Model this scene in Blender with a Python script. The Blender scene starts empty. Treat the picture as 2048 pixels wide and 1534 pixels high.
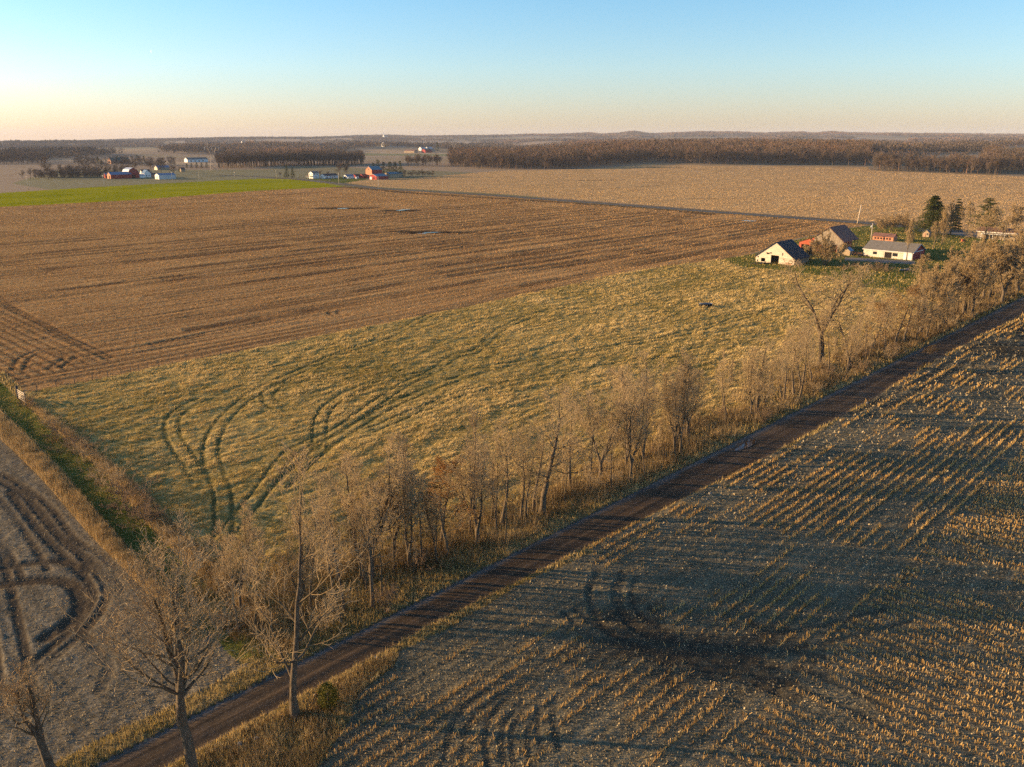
import bpy, math, random
import numpy as np
from mathutils import Vector, Matrix

SC = bpy.context.scene
COL = SC.collection
rs = np.random.RandomState(7)
R = math.radians

# ------------------------------------------------------------------ camera model
EYE, FPX, PITCH = 40.0, 1652.0, R(16.6)
SP, CP = math.sin(PITCH), math.cos(PITCH)
AZ = R(43.7)                                   # direction of the dirt road
UX, UY = math.sin(AZ), math.cos(AZ)            # along the road
VX, VY = -UY, UX                               # to the left of the road
SUN_AZ, SUN_EL = R(-82), R(9.5)

def smooth(a, b, x):
    t = np.clip((x - a) / (b - a), 0, 1)
    return t * t * (3 - 2 * t)

SKYLINE = np.array([(-400, 283), (0, 281), (150, 280), (300, 276.5), (520, 272.5), (620, 273), (720, 270), (780, 269.5), (830, 271),
    (1000, 269.5), (1060, 268), (1110, 268.5), (1180, 265.5), (1200, 268), (1240, 266), (1265, 262.5), (1290, 266), (1305, 267),
    (1400, 263.5), (1490, 264.5), (1505, 266.5), (1560, 265.5), (1600, 264), (1622, 266.5), (1660, 263.5), (1695, 266), (1760, 266.5),
    (1850, 267.5), (1950, 268.5), (2048, 269.5), (2500, 271)], float)
SKY_AZ = np.arctan((SKYLINE[:, 0] - 1024) / (FPX * CP + 0 * SKYLINE[:, 0] + 472 * SP))
SKY_H = EYE + (274.5 - SKYLINE[:, 1]) / FPX * 8300 - 17

def hgt(x, y):
    """Lie of the land: flat near, a rise under the woods on the right, low hills on the skyline."""
    x = np.asarray(x, float); y = np.asarray(y, float)
    r = np.hypot(x, y); a = np.arctan2(x, np.maximum(y, 1e-3))
    h = 13 * smooth(900, 1500, y) * smooth(-20, 260, x)
    hh = np.interp(a, SKY_AZ, SKY_H)
    h = h * (1 - smooth(4300, 8300, r)) + hh * smooth(4300, 8300, r)
    # the plain beyond the farms rolls a little, so that woods stand behind woods
    h = h + (9 * np.sin(r / 330 + 2.2 * np.sin(a * 5.0) + .8) * np.sin(a * 9 + r / 900) + 6 * np.sin(r / 520 - a * 7)) * smooth(1900, 2600, r) * (1 - .5 * smooth(5500, 8300, r))
    return h

def G(px, py):
    """Ground point seen at a pixel of the 2048 px photograph (used to survey the place)."""
    t = (py - 767) / FPX
    D = np.array([(px - 1024) / FPX, CP - t * SP, -(SP + t * CP)])
    k = 0.0
    if D[2] < -0.0025:
        k = -EYE / D[2]
        for _ in range(30):
            z = float(hgt(D[0] * k, D[1] * k))
            k = 0.5 * k + 0.5 * (z - EYE) / D[2]
    else:
        k = 8000.0
    return np.array([D[0] * k, D[1] * k])

def GP(pts):
    return np.array([G(*p) for p in pts])

def uv(p):
    p = np.asarray(p)
    return np.stack([p[..., 0] * UX + p[..., 1] * UY, p[..., 0] * VX + p[..., 1] * VY], -1)

def xy(u, v):
    return np.array([u * UX + v * VX, u * UY + v * VY])

def top_z(p, py):
    """Height of whatever stands at ground point p and reaches up to pixel row py."""
    t = (py - 767) / FPX
    return EYE - p[1] * (SP + t * CP) / (CP - t * SP)

# ------------------------------------------------------------------ numpy noise
def vnoise(x, y, seed=0):
    ix = np.floor(x).astype(np.int64); iy = np.floor(y).astype(np.int64)
    fx = x - ix; fy = y - iy
    fx = fx * fx * (3 - 2 * fx); fy = fy * fy * (3 - 2 * fy)
    def hs(i, j):
        h = (i * 374761393 + j * 668265263 + seed * 974711) & 0xffffffff
        h = ((h ^ (h >> 13)) * 1274126177) & 0xffffffff
        return ((h ^ (h >> 16)) & 0xffff) / 65535.0
    a = hs(ix, iy); b = hs(ix + 1, iy); c = hs(ix, iy + 1); d = hs(ix + 1, iy + 1)
    return (a + (b - a) * fx) * (1 - fy) + (c + (d - c) * fx) * fy

def fbm(x, y, seed=0, o=3):
    s = 0; a = 1; n = 0
    for i in range(o):
        s = s + a * vnoise(x * 2 ** i, y * 2 ** i, seed + i * 17); n += a; a *= .5
    return s / n

def inpoly(x, y, P):
    ins = np.zeros(x.shape, bool)
    n = len(P)
    for i in range(n):
        x0, y0 = P[i]; x1, y1 = P[(i + 1) % n]
        if y0 == y1: continue
        c = ((y0 > y) != (y1 > y)) & (x < (x1 - x0) * (y - y0) / (y1 - y0) + x0)
        ins ^= c
    return ins

def polydist(x, y, P):
    """distance to a polyline"""
    best = np.full(x.shape, 1e9)
    for (x0, y0), (x1, y1) in zip(P[:-1], P[1:]):
        dx, dy = x1 - x0, y1 - y0
        L = dx * dx + dy * dy
        if L < 1e-9: continue
        t = np.clip(((x - x0) * dx + (y - y0) * dy) / L, 0, 1)
        best = np.minimum(best, np.hypot(x - x0 - t * dx, y - y0 - t * dy))
    return best

def spline(P, n=8):
    P = np.asarray(P, float)
    Q = np.vstack([2 * P[0] - P[1], P, 2 * P[-1] - P[-2]])
    out = []
    for i in range(1, len(Q) - 2):
        for k in range(n):
            t = k / n
            a, b, c, d = Q[i - 1], Q[i], Q[i + 1], Q[i + 2]
            out.append(.5 * (2 * b + (c - a) * t + (2 * a - 5 * b + 4 * c - d) * t * t + (3 * b - a - 3 * c + d) * t ** 3))
    out.append(P[-1])
    return np.array(out)

def offset(P, d):
    T = np.gradient(P, axis=0); T /= np.linalg.norm(T, axis=1)[:, None] + 1e-9
    return P + np.stack([-T[:, 1], T[:, 0]], 1) * d

# ------------------------------------------------------------------ meshes
def mk(name, V, F, mat, attrs=None, parent=None, smooth_=False, link=True):
    V = np.asarray(V, np.float32); F = np.asarray(F, np.int32)
    me = bpy.data.meshes.new(name)
    n, k = F.shape
    me.vertices.add(len(V)); me.vertices.foreach_set('co', V.ravel())
    me.loops.add(n * k); me.loops.foreach_set('vertex_index', F.ravel())
    me.polygons.add(n)
    me.polygons.foreach_set('loop_start', np.arange(0, n * k, k, dtype=np.int32))
    if smooth_:
        me.polygons.foreach_set('use_smooth', np.ones(n, bool))
    for a, val in (attrs or {}).items():
        at = me.attributes.new(a, 'FLOAT', 'POINT')
        at.data.foreach_set('value', np.asarray(val, np.float32))
    me.update(calc_edges=True)
    if mat: me.materials.append(mat)
    if not link: return me
    o = bpy.data.objects.new(name, me)
    COL.objects.link(o)
    if parent: o.parent = parent
    return o

def put(name, me, parent=None):
    o = bpy.data.objects.new(name, me); COL.objects.link(o)
    if parent: o.parent = parent
    return o

def tag(o, label=None, cat=None, group=None, kind=None):
    if label: o['label'] = label
    if cat: o['category'] = cat
    if group: o['group'] = group
    if kind: o['kind'] = kind
    return o

def thing(name, loc, label, cat, rz=0.0, group=None):
    o = bpy.data.objects.new(name, None); COL.objects.link(o)
    o.empty_display_size = .3
    o.location = loc; o.rotation_euler = (0, 0, rz)
    return tag(o, label, cat, group)

def dup(root, loc, rz, sc=(1, 1, 1), label=None, group=None, cat=None):
    """copy of a thing with its parts and sub-parts"""
    r = root.copy(); COL.objects.link(r)
    r.location = loc; r.rotation_euler = (0, 0, rz); r.scale = sc
    if label: r['label'] = label
    if group: r['group'] = group
    elif 'group' in r: del r['group']
    if cat: r['category'] = cat
    for ch in [c for c in root.children]:
        c = ch.copy(); COL.objects.link(c); c.parent = r
        for g in [c2 for c2 in ch.children]:
            d = g.copy(); COL.objects.link(d); d.parent = c
    return r

class MB:
    """collects boxes, prisms and bars for ONE mesh object"""
    def __init__(s): s.v = []; s.f = []
    def poly(s, vs, fs):
        b = len(s.v); s.v += [tuple(p) for p in vs]; s.f += [tuple(i + b for i in f) for f in fs]; return s
    def box(s, x0, x1, y0, y1, z0, z1):
        return s.poly([(x0, y0, z0), (x1, y0, z0), (x1, y1, z0), (x0, y1, z0), (x0, y0, z1), (x1, y0, z1), (x1, y1, z1), (x0, y1, z1)],
                      [(0, 3, 2, 1), (4, 5, 6, 7), (0, 1, 5, 4), (1, 2, 6, 5), (2, 3, 7, 6), (3, 0, 4, 7)])
    def slab(s, q, t):
        """a quad thickened downward along its normal"""
        q = [Vector(p) for p in q]; n = (q[1] - q[0]).cross(q[2] - q[0]).normalized() * t
        return s.poly([*q, *[p - n for p in q]], [(0, 1, 2, 3), (7, 6, 5, 4), (0, 4, 5, 1), (1, 5, 6, 2), (2, 6, 7, 3), (3, 7, 4, 0)])
    def prism(s, prof, y0, y1):
        """profile in x,z extruded along y"""
        n = len(prof)
        vs = [(x, y0, z) for x, z in prof] + [(x, y1, z) for x, z in prof]
        fs = [tuple(range(n)), tuple(range(2 * n - 1, n - 1, -1))] + [(i, i + n, (i + 1) % n + n, (i + 1) % n) for i in range(n)]
        return s.poly(vs, fs)
    def bar(s, a, b, r, k=5, r2=None):
        a = Vector(a); b = Vector(b); d = (b - a).normalized()
        t = d.cross(Vector((0, 0, 1)) if abs(d.z) < .9 else Vector((1, 0, 0))).normalized(); w = d.cross(t)
        r2 = r if r2 is None else r2; vs = []
        for q, rr in ((a, r), (b, r2)):
            for i in range(k):
                g = 2 * math.pi * i / k
                vs.append(q + (t * math.cos(g) + w * math.sin(g)) * rr)
        return s.poly(vs, [(i, (i + 1) % k, (i + 1) % k + k, i + k) for i in range(k)] + [tuple(range(k - 1, -1, -1)), tuple(range(k, 2 * k))])
    def build(s, name, mat, parent=None, smooth_=False):
        me = bpy.data.meshes.new(name); me.from_pydata(s.v, [], s.f); me.update()
        if smooth_:
            for p in me.polygons: p.use_smooth = True
        if mat: me.materials.append(mat)
        return put(name, me, parent)

# ------------------------------------------------------------------ materials
class NT:
    def __init__(s, name):
        s.m = bpy.data.materials.new(name); s.m.use_nodes = True
        s.t = s.m.node_tree; s.t.nodes.clear()
        s.out = s.n('ShaderNodeOutputMaterial')
        s._co = None
    def n(s, ty, **kw):
        nd = s.t.nodes.new(ty)
        for k, v in kw.items(): setattr(nd, k, v)
        return nd
    def l(s, a, b): s.t.links.new(a, b)
    def set(s, sock, v):
        if isinstance(v, bpy.types.NodeSocket): s.l(v, sock)
        else: sock.default_value = v
    def co(s, rot=0.0, scale=(1, 1, 1)):
        if s._co is None: s._co = s.n('ShaderNodeTexCoord').outputs['Object']
        mp = s.n('ShaderNodeMapping'); s.l(s._co, mp.inputs['Vector'])
        # rotate so that local Y runs along the road
        m1 = mp
        mp.inputs['Rotation'].default_value = (0, 0, rot)
        mp.inputs['Scale'].default_value = (1, 1, 1)
        m2 = s.n('ShaderNodeVectorMath', operation='MULTIPLY'); s.l(mp.outputs[0], m2.inputs[0]); m2.inputs[1].default_value = scale
        return m2.outputs[0]
    def noise(s, vec, scale, detail=3, rough=.6, dist=0.0):
        nd = s.n('ShaderNodeTexNoise'); s.l(vec, nd.inputs['Vector'])
        nd.inputs['Scale'].default_value = scale; nd.inputs['Detail'].default_value = detail
        nd.inputs['Roughness'].default_value = rough; nd.inputs['Distortion'].default_value = dist
        return nd.outputs['Fac']
    def wave(s, vec, scale, dist=0, dscale=1, dirn='X', detail=2):
        nd = s.n('ShaderNodeTexWave', bands_direction=dirn); s.l(vec, nd.inputs['Vector'])
        nd.inputs['Scale'].default_value = scale; nd.inputs['Distortion'].default_value = dist
        nd.inputs['Detail Scale'].default_value = dscale; nd.inputs['Detail'].default_value = detail
        return nd.outputs['Fac']
    def ramp(s, fac, stops):
        nd = s.n('ShaderNodeValToRGB'); s.l(fac, nd.inputs[0])
        e = nd.color_ramp.elements
        while len(e) > 1: e.remove(e[-1])
        for i, (p, c) in enumerate(stops):
            el = e[0] if i == 0 else e.new(p)
            el.position = p
            el.color = (c[0], c[1], c[2], 1) if hasattr(c, '__len__') else (c, c, c, 1)
        return nd.outputs[0]
    def mix(s, fac, a, b):
        nd = s.n('ShaderNodeMix', data_type='RGBA')
        s.set(nd.inputs[0], fac)
        for sock, v in ((nd.inputs[6], a), (nd.inputs[7], b)):
            if isinstance(v, bpy.types.NodeSocket): s.l(v, sock)
            else: sock.default_value = (v[0], v[1], v[2], 1)
        return nd.outputs[2]
    def math(s, op, a, b=0.0, clamp=False):
        nd = s.n('ShaderNodeMath', operation=op, use_clamp=clamp); s.set(nd.inputs[0], a); s.set(nd.inputs[1], b)
        return nd.outputs[0]
    def attr(s, name):
        return s.n('ShaderNodeAttribute', attribute_name=name).outputs['Fac']
    def bump(s, h, strength, dist):
        nd = s.n('ShaderNodeBump'); s.l(h, nd.inputs['Height'])
        nd.inputs['Strength'].default_value = strength; nd.inputs['Distance'].default_value = dist
        return nd.outputs[0]
    def finish(s, col, rough=.9, bump=None, spec=.2, metal=0.0, trans=0.0):
        b = s.n('ShaderNodeBsdfPrincipled')
        s.set(b.inputs['Base Color'], col if isinstance(col, bpy.types.NodeSocket) else (*col, 1))
        s.set(b.inputs['Roughness'], rough); b.inputs['Metallic'].default_value = metal
        b.inputs['Specular IOR Level'].default_value = spec
        if bump is not None: s.l(bump, b.inputs['Normal'])
        o = b.outputs[0]
        if trans:
            t = s.n('ShaderNodeBsdfTranslucent'); s.set(t.inputs[0], col if isinstance(col, bpy.types.NodeSocket) else (*col, 1))
            mx = s.n('ShaderNodeMixShader'); mx.inputs[0].default_value = trans
            s.l(o, mx.inputs[1]); s.l(t.outputs[0], mx.inputs[2]); o = mx.outputs[0]
        s.l(o, s.out.inputs[0])
        return s.m

def plain(name, col, rough=.8, var=.25, scale=3.0, spec=.3, metal=0.0, bump=0.0):
    """paint, metal or wood with a little uneven weathering"""
    t = NT(name); c = t.co()
    f = t.noise(c, scale, 4, .65)
    a = tuple(x * (1 - var) for x in col); b = tuple(min(1, x * (1 + var)) for x in col)
    k = t.ramp(f, [(.3, a), (.7, b)])
    return t.finish(k, rough, t.bump(f, .6, bump) if bump else None, spec, metal)

def boards(name, a, b, rough=.85, pitch=4.0, vertical=True, grime=(.1, .08, .06), amt=.35):
    """weathered boarding: each board its own tone, peeling patches"""
    t = NT(name)
    c = t.co(0, (pitch, pitch, .12) if vertical else (.12, .12, pitch))
    f = t.noise(c, 1.0, 3, .7)
    k = t.ramp(f, [(.3, a), (.68, b)])
    d = t.noise(t.co(0, (1, 1, 1)), 1.3, 5, .7)
    k = t.mix(t.math('MULTIPLY', t.ramp(d, [(.5, 0), (.7, 1)]), amt), k, grime)
    return t.finish(k, rough, t.bump(f, .5, .03), .25)

def tinted(name, stops, rough=.95, trans=0.0, spec=0.0, grain=None):
    """tone chosen by each blade's, leaf's or tree's own random value"""
    t = NT(name)
    k = t.ramp(t.attr('tint'), stops)
    if grain:
        f = t.noise(t.co(), grain, 3, .7)
        k = t.mix(t.ramp(f, [(.35, .55), (.65, 0)]), k, tuple(x * .5 for x in stops[0][1]))
    return t.finish(k, rough, None, spec, 0, trans)
# ------------------------------------------------------------------ survey of fields, road and tracks
ROTM = -R(90 - 43.7)
up_pts = uv(GP([(435, 1397), (703, 1269), (896, 1175), (1050, 1104), (1244, 1007), (1500, 862), (1700, 755)]))
lo_pts = uv(GP([(400, 1494), (585, 1411), (783, 1293), (896, 1228), (1050, 1154), (1278, 1042), (1500, 925)]))
def vup(u): return np.interp(u, [u_ for u_ in up_pts[:, 0]], up_pts[:, 1])
def vlo(u): return np.interp(u, [u_ for u_ in lo_pts[:, 0]], lo_pts[:, 1])
_a = np.polyfit(up_pts[:, 0], up_pts[:, 1], 1); _b = np.polyfit(lo_pts[:, 0], lo_pts[:, 1], 1)
UPM, LOM = float(np.median(up_pts[:, 1])), float(np.median(lo_pts[:, 1]))
def vup(u): return np.interp(u, [10, 50, 130, 250], [51.4, 51.5, 51.2, 50.8])
def vlo(u): return np.interp(u, [15, 45, 70, 95, 130, 150, 185, 220], [47.9, 47.7, 46.6, 45.6, 45.2, 45.9, 45.9, 44.8])

bnd = GP([(55, 785), (228, 752), (326, 730), (500, 698), (793, 642), (1100, 578), (1205, 554), (1337, 531), (1440, 519)])
bnd_uv = uv(bnd)
b0 = bnd_uv[0]
BU = np.concatenate([[-300], bnd_uv[:, 0], [600]]); BV = np.concatenate([[b0[1] - 2], bnd_uv[:, 1], [bnd_uv[-1, 1]]])

PAV = np.vstack([GP([(440, 350), (520, 353.5), (601, 359), (678, 367), (757, 377), (1000, 391.6), (1254, 410.7), (1520, 430.5), (1745, 447), (1900, 460), (2048, 474), (2300, 500)])])
P_brown = np.vstack([bnd, GP([(1500, 508), (1590, 478), (1700, 455), (1745, 449), (1520, 432), (1254, 412), (1000, 393), (757, 378), (683, 372), (520, 381), (254, 401), (0, 414), (-320, 432), (-420, 700), (-420, 860), (0, 791)])])
P_pasture = np.vstack([bnd, GP([(1505, 512), (1600, 530), (1760, 560), (2000, 570), (1990, 610), (1880, 650), (1500, 860), (1000, 1090), (640, 1290), (480, 1330), (300, 1060), (45, 790)])])
P_green = GP([(-320, 432), (0, 414), (254, 401), (520, 381), (690, 373), (601, 359), (520, 357), (208, 373), (0, 386), (-320, 402)])
P_lawn = GP([(612, 357), (640, 353), (735, 355), (730, 359.5), (690, 366), (676, 365)])
P_tan = GP([(676, 364), (757, 374), (1000, 388), (1254, 407), (1520, 427), (1745, 443), (1900, 456), (2048, 470), (2300, 495), (2350, 360), (2048, 353), (1982, 350), (1741, 341), (1735, 334), (1500, 331), (1416, 331), (1297, 328), (1200, 336), (1096, 340), (1000, 341), (880, 352), (740, 360)])
P_yard = GP([(1440, 519), (1510, 507), (1590, 480), (1700, 456), (1745, 450), (1900, 463), (2048, 478), (2300, 505), (2300, 590), (2048, 560), (1950, 580), (1850, 590), (1740, 575), (1650, 552), (1560, 541), (1480, 532)])
P_lane = GP([(-70, 745), (0, 815), (117, 930), (228, 1059), (330, 1170), (470, 1320), (600, 1310), (420, 1180), (303, 1059), (188, 930), (35, 797), (-20, 745)])
P_stripl = GP([(-130, 735), (-70, 745), (0, 815), (117, 930), (228, 1059), (330, 1170), (420, 1270), (370, 1300), (290, 1172), (183, 1062), (82, 945), (0, 858)])
P_stripr = GP([(-20, 745), (35, 797), (188, 930), (303, 1059), (420, 1180), (560, 1320), (620, 1290), (470, 1160), (365, 1059), (225, 925), (60, 797), (10, 745)])
P_bank = GP([(330, 1545), (400, 1500), (585, 1418), (720, 1335), (800, 1300), (790, 1330), (715, 1390), (700, 1440), (660, 1500), (620, 1560), (560, 1640), (250, 1640)])
P_drive = GP([(1690, 521), (1830, 529), (1830, 522), (1690, 514)])
P_drive2 = GP([(1838, 462), (1960, 476), (1960, 468), (1840, 455)])

class TR: pass
def track(pts, gap=1.9, w=.25, deep=.10, n=8):
    P = spline(GP(pts), n)
    return [(offset(P, gap / 2), w, deep), (offset(P, -gap / 2), w, deep)] if gap else [(P, w, deep)]
T_past = []
T_past += track([(1200, 600), (1100, 620), (1004, 657), (957, 698), (910, 712), (866, 742), (822, 762), (778, 788), (734, 818), (676, 859), (617, 885), (573, 912), (520, 985), (470, 1045), (425, 1100), (380, 1150)])
T_past += track([(860, 630), (778, 671), (676, 709), (588, 747), (510, 785), (455, 830), (428, 870), (420, 905), (432, 950), (444, 990), (446, 1050), (440, 1090)])
T_past += track([(1700, 590), (1571, 616), (1469, 639), (1351, 671), (1234, 692), (1117, 712), (1000, 732), (900, 762), (800, 802), (720, 846), (655, 888), (600, 935), (560, 975)], w=.35)
T_past += track([(900, 735), (764, 765), (705, 783), (661, 809), (641, 838), (638, 868), (640, 900)])
T_past += track([(1400, 690), (1250, 725), (1100, 753), (939, 783), (850, 815), (740, 860)], w=.3, deep=.1)
T_past += track([(520, 800), (470, 790), (400, 800), (350, 830), (345, 870), (375, 920), (400, 960)], w=.28, deep=.07)
T_past += track([(610, 760), (560, 770), (535, 790), (548, 812), (600, 815)], w=.28, deep=.07)
T_bean = []
T_bean += track([(30, 980), (60, 1020), (100, 1068), (150, 1115), (190, 1160), (198, 1200), (160, 1255), (110, 1300), (60, 1340)], 1.2, .5, .1)
T_bean += track([(-60, 1170), (0, 1138), (52, 1127), (122, 1122), (175, 1140)], 0, .6, .12)
T_bean += track([(-40, 1180), (14, 1167), (87, 1160), (139, 1167), (160, 1195), (153, 1226), (129, 1250), (90, 1275)], 0, .8, .14)
T_bean += track([(-60, 970), (0, 1031), (70, 1146)], 2.2, .35, .08)
T_bean += track([(-40, 930), (73, 1000), (139, 1080), (195, 1115), (226, 1157), (230, 1190)], 1.0, .4, .1)
T_bean += track([(150, 1255), (190, 1290), (215, 1320), (215, 1350), (200, 1380)], 0, .45, .1)
T_bean += track([(-30, 1060), (10, 1250), (40, 1420)], 2.0, .4, .08)
T_corn = []
T_corn += track([(1222, 1140), (1205, 1175), (1205, 1205), (1220, 1235), (1245, 1262), (1290, 1285), (1370, 1300), (1500, 1310), (1650, 1330)], 2.3, .36, 0.077)
T_corn += track([(1139, 1223), (1174, 1254), (1216, 1278), (1278, 1303), (1350, 1320), (1450, 1340), (1560, 1380)], 1.2, .3, 0.066)
T_corn += track([(1237, 1299), (1174, 1324), (1122, 1362), (1095, 1400), (1090, 1450), (1100, 1500)], 1.1, .24, 0.039)
T_corn += track([(1180, 1322), (1063, 1375), (1005, 1425), (985, 1480), (1000, 1560)], 1.1, .24, 0.039)
T_corn += track([(1240, 1320), (1120, 1380), (1050, 1440), (1040, 1500), (1060, 1580)], 1.1, .2, 0.033)
T_corn += track([(1100, 1330), (980, 1390), (920, 1450), (905, 1520)], 1.1, .22, 0.033)
T_corn += track([(1260, 1150), (1250, 1190), (1262, 1225), (1300, 1255), (1380, 1275), (1520, 1285)], 1.1, .24, 0.044)
T_corn += track([(1380, 1310), (1560, 1345), (1700, 1400), (1850, 1470)], 2.2, .3, 0.055)
T_corn += track([(1330, 1290), (1480, 1290), (1640, 1270), (1800, 1230)], 2.2, .26, 0.044)
T_corn += track([(2090, 655), (2043, 668), (1988, 686), (1932, 713), (1877, 750), (1800, 790), (1700, 840)], 2.2, .5, 0.072)
T_corn += track([(2110, 690), (2050, 705), (1990, 715), (1960, 735), (1985, 752), (2050, 745)], 2.0, .5, 0.072)
T_corn += track([(2090, 672), (2030, 690), (2010, 700), (2050, 712)], 2.2, .5, 0.072)
T_brown = []
T_brown += track([(900, 412), (820, 420), (760, 423), (725, 428), (735, 433), (800, 432)], 2.6, .7, .15)
T_brown += track([(1100, 478), (1000, 487), (940, 491), (932, 496), (950, 500)], 2.4, .6, .14)
T_brown += track([(1600, 447), (1400, 452), (1340, 430), (1330, 424), (1300, 420)], 2.4, .6, .12)
T_brown += track([(1540, 470), (1300, 505), (1000, 555), (700, 610), (300, 690)], 1.9, .5, .1)
T_brown += track([(1530, 452), (1250, 480), (1000, 512), (700, 560)], 1.9, .6, .12)
T_brown += track([(1500, 440), (1250, 455), (1000, 478), (850, 500)], 1.9, .8, .12)
T_brown += track([(1300, 424), (1100, 436), (900, 452)], 1.9, .8, .12)
T_brown += track([(700, 600), (672, 618), (668, 628), (690, 632)], 2.0, .4, .1)
T_brown += track([(-80, 520), (0, 598), (100, 655), (220, 716)], 1.2, .4, .1)
T_brown += track([(35, 740), (50, 715), (95, 700), (140, 712), (110, 735)], 2.0, .4, .1)
for _k in range(26):
    v_ = 160 + _k * 8.5 + rs.uniform(-4, 4); u_ = np.linspace(rs.uniform(60, 200), 392 - .04 * (v_ - 160), 9)
    P_ = np.stack([u_ * UX + (v_ + rs.normal(0, .4, 9)) * VX, u_ * UY + (v_ + rs.normal(0, .4, 9)) * VY], 1); P_ = spline(P_, 5)
    T_brown += [(offset(P_, .95), rs.uniform(.6, 1.3), .13), (offset(P_, -.95), rs.uniform(.6, 1.3), .13)]
WET = [(G(858, 464), 26, 7), (G(683, 416.5), 26, 9), (G(805, 421), 14, 8), (G(735, 374), 40, 10)]
DARKS = [(GP([(700, 374), (800, 384), (950, 394), (1150, 406), (1300, 416), (1420, 428)]), 7.0)]
TAN_D = [(GP([(1180, 379), (1240, 376), (1315, 371)]), 1.6), (GP([(1150, 371), (1175, 371)]), 3.0), (GP([(1160, 361), (1250, 360)]), 4.0), (GP([(1380, 398), (1430, 397)]), 2.5)]

# ------------------------------------------------------------------ ground: one lie of land, split into its fields
NA = 780
RR = [27.0]
while RR[-1] < 9400: RR.append(RR[-1] * (1.0044 if RR[-1] < 700 else 1.0075))
RR = np.array(RR); NR = len(RR)
AA = np.linspace(R(-43), R(43), NA)
rg, ag = np.meshgrid(RR, AA, indexing='ij')
jr = np.concatenate([np.diff(RR), [0]])[:, None] * rs.uniform(-.3, .3, rg.shape)
ja = (AA[1] - AA[0]) * rs.uniform(-.3, .3, rg.shape)
for j in (jr, ja): j[0] = 0; j[-1] = 0; j[:, 0] = 0; j[:, -1] = 0
rg = rg + jr; ag = ag + ja
gx = rg * np.sin(ag); gy = rg * np.cos(ag)

NAMES = ['ground', 'corn_field', 'pasture', 'stubble_field', 'bean_field', 'green_field', 'tan_field', 'grass_lane', 'farmyard_lawn', 'road_verge', 'dirt_road', 'paved_road', 'gravel_drive']
def classify(x, y):
    u = x * UX + y * UY; v = x * VX + y * VY; r = np.hypot(x, y)
    c = np.zeros(x.shape, np.int8)
    near = r < 900
    lo, hi = vlo(u), vup(u)
    c[near & (v < lo) & (u > -120) & (u < 520)] = 1
    c[near & (v > hi) & (v < np.interp(u, BU, BV)) & (u < 60)] = 4
    mid = r < 2600
    def poly(P, k, m=mid):
        b = (x >= P[:, 0].min()) & (x <= P[:, 0].max()) & (y >= P[:, 1].min()) & (y <= P[:, 1].max()) & m
        i = np.nonzero(b)
        c[tuple(q[inpoly(x[i], y[i], P)] for q in i)] = k
    poly(P_tan, 6); poly(P_brown, 3); poly(P_green, 5); poly(P_lawn, 8)
    poly(P_pasture, 2, near); poly(P_yard, 8, near)
    wob = 1.2 * (fbm(u / 5, v / 5, 3) - .5)
    c[near & (v > hi) & (v < hi + 8.5 + 4 * wob) & (u > 30) & (u < 520)] = 9
    c[near & (v > hi) & (v < hi + 2.2 + wob) & (u > -120) & (u <= 30)] = 9
    poly(P_stripl, 9, near); poly(P_stripr, 9, near); poly(P_lane, 7, near); poly(P_bank, 9, near)
    c[near & (v < lo + .1) & (v > lo - np.where(u < 60, 1.1, .25) - wob * 1.6) & (u > -120) & (u < 520)] = 9
    pb = np.nonzero(mid & (r > 250))
    d = polydist(x[pb], y[pb], PAV)
    cc = c[pb]; cc[(d < 6.5)] = 9; cc[d < 3.1] = 11; c[pb] = cc
    c[near & (v >= lo + .25 * wob) & (v <= hi + .25 * wob) & (u > -120) & (u < 520)] = 10
    poly(P_drive, 12, near); poly(P_drive2, 12, near)
    return c

def trackmask(x, y, T):
    """0..1 depth of wheel tracks and the height change"""
    m = np.zeros(x.shape); dz = np.zeros(x.shape)
    for P, w, deep in T:
        b = np.nonzero((x > P[:, 0].min() - 2) & (x < P[:, 0].max() + 2) & (y > P[:, 1].min() - 2) & (y < P[:, 1].max() + 2))
        if not len(b[0]): continue
        d = polydist(x[b], y[b], P)
        cell = np.hypot(x[b], y[b]) * .0022
        ww = w + .5 * cell
        k = 1 - smooth(.55, 1.15, d / ww)
        m[b] = np.maximum(m[b], k * w / ww)
        berm = np.exp(-((d - 1.55 * w) / (.5 * w)) ** 2) * .45
        dz[b] = np.minimum(dz[b], -deep * k) + deep * berm * (dz[b] > -1e-3)
    return m, dz

gu = gx * UX + gy * UY; gv = gx * VX + gy * VY
vc = classify(gx, gy)
gz = hgt(gx, gy)
trk = np.zeros(gx.shape); wet = np.zeros(gx.shape)
for k, T in ((2, T_past), (4, T_bean), (1, T_corn), (3, T_brown)):
    i = np.nonzero(vc == k)
    m, dz = trackmask(gx[i], gy[i], T)
    # ruts come and go along their length
    keep = (.75 if k == 2 else .4) + (.25 if k == 2 else .6) * smooth(.25, .5, vnoise(gu[i] / 9, gv[i] / 9, 5 + k))
    trk[i] = m * keep * (.6 if k == 1 else 1); gz[i] += dz * keep
i = np.nonzero((vc == 3))
w = np.zeros(len(i[0]))
for (c0, a, b) in WET:
    dx = gx[i] - c0[0]; dy = gy[i] - c0[1]
    q = np.hypot(dx / a, dy / b) + .5 * (fbm(gx[i] / 6, gy[i] / 6, 11) - .5) * 2
    w = np.maximum(w, 1 - smooth(.5, 1.1, q))
for P, ww in DARKS:
    d = polydist(gx[i], gy[i], P) / ww + 1.2 * (fbm(gx[i] / 7, gy[i] / 4, 12) - .4)
    w = np.maximum(w, .8 * (1 - smooth(.5, 1.1, d)))
wet[i] = w
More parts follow.
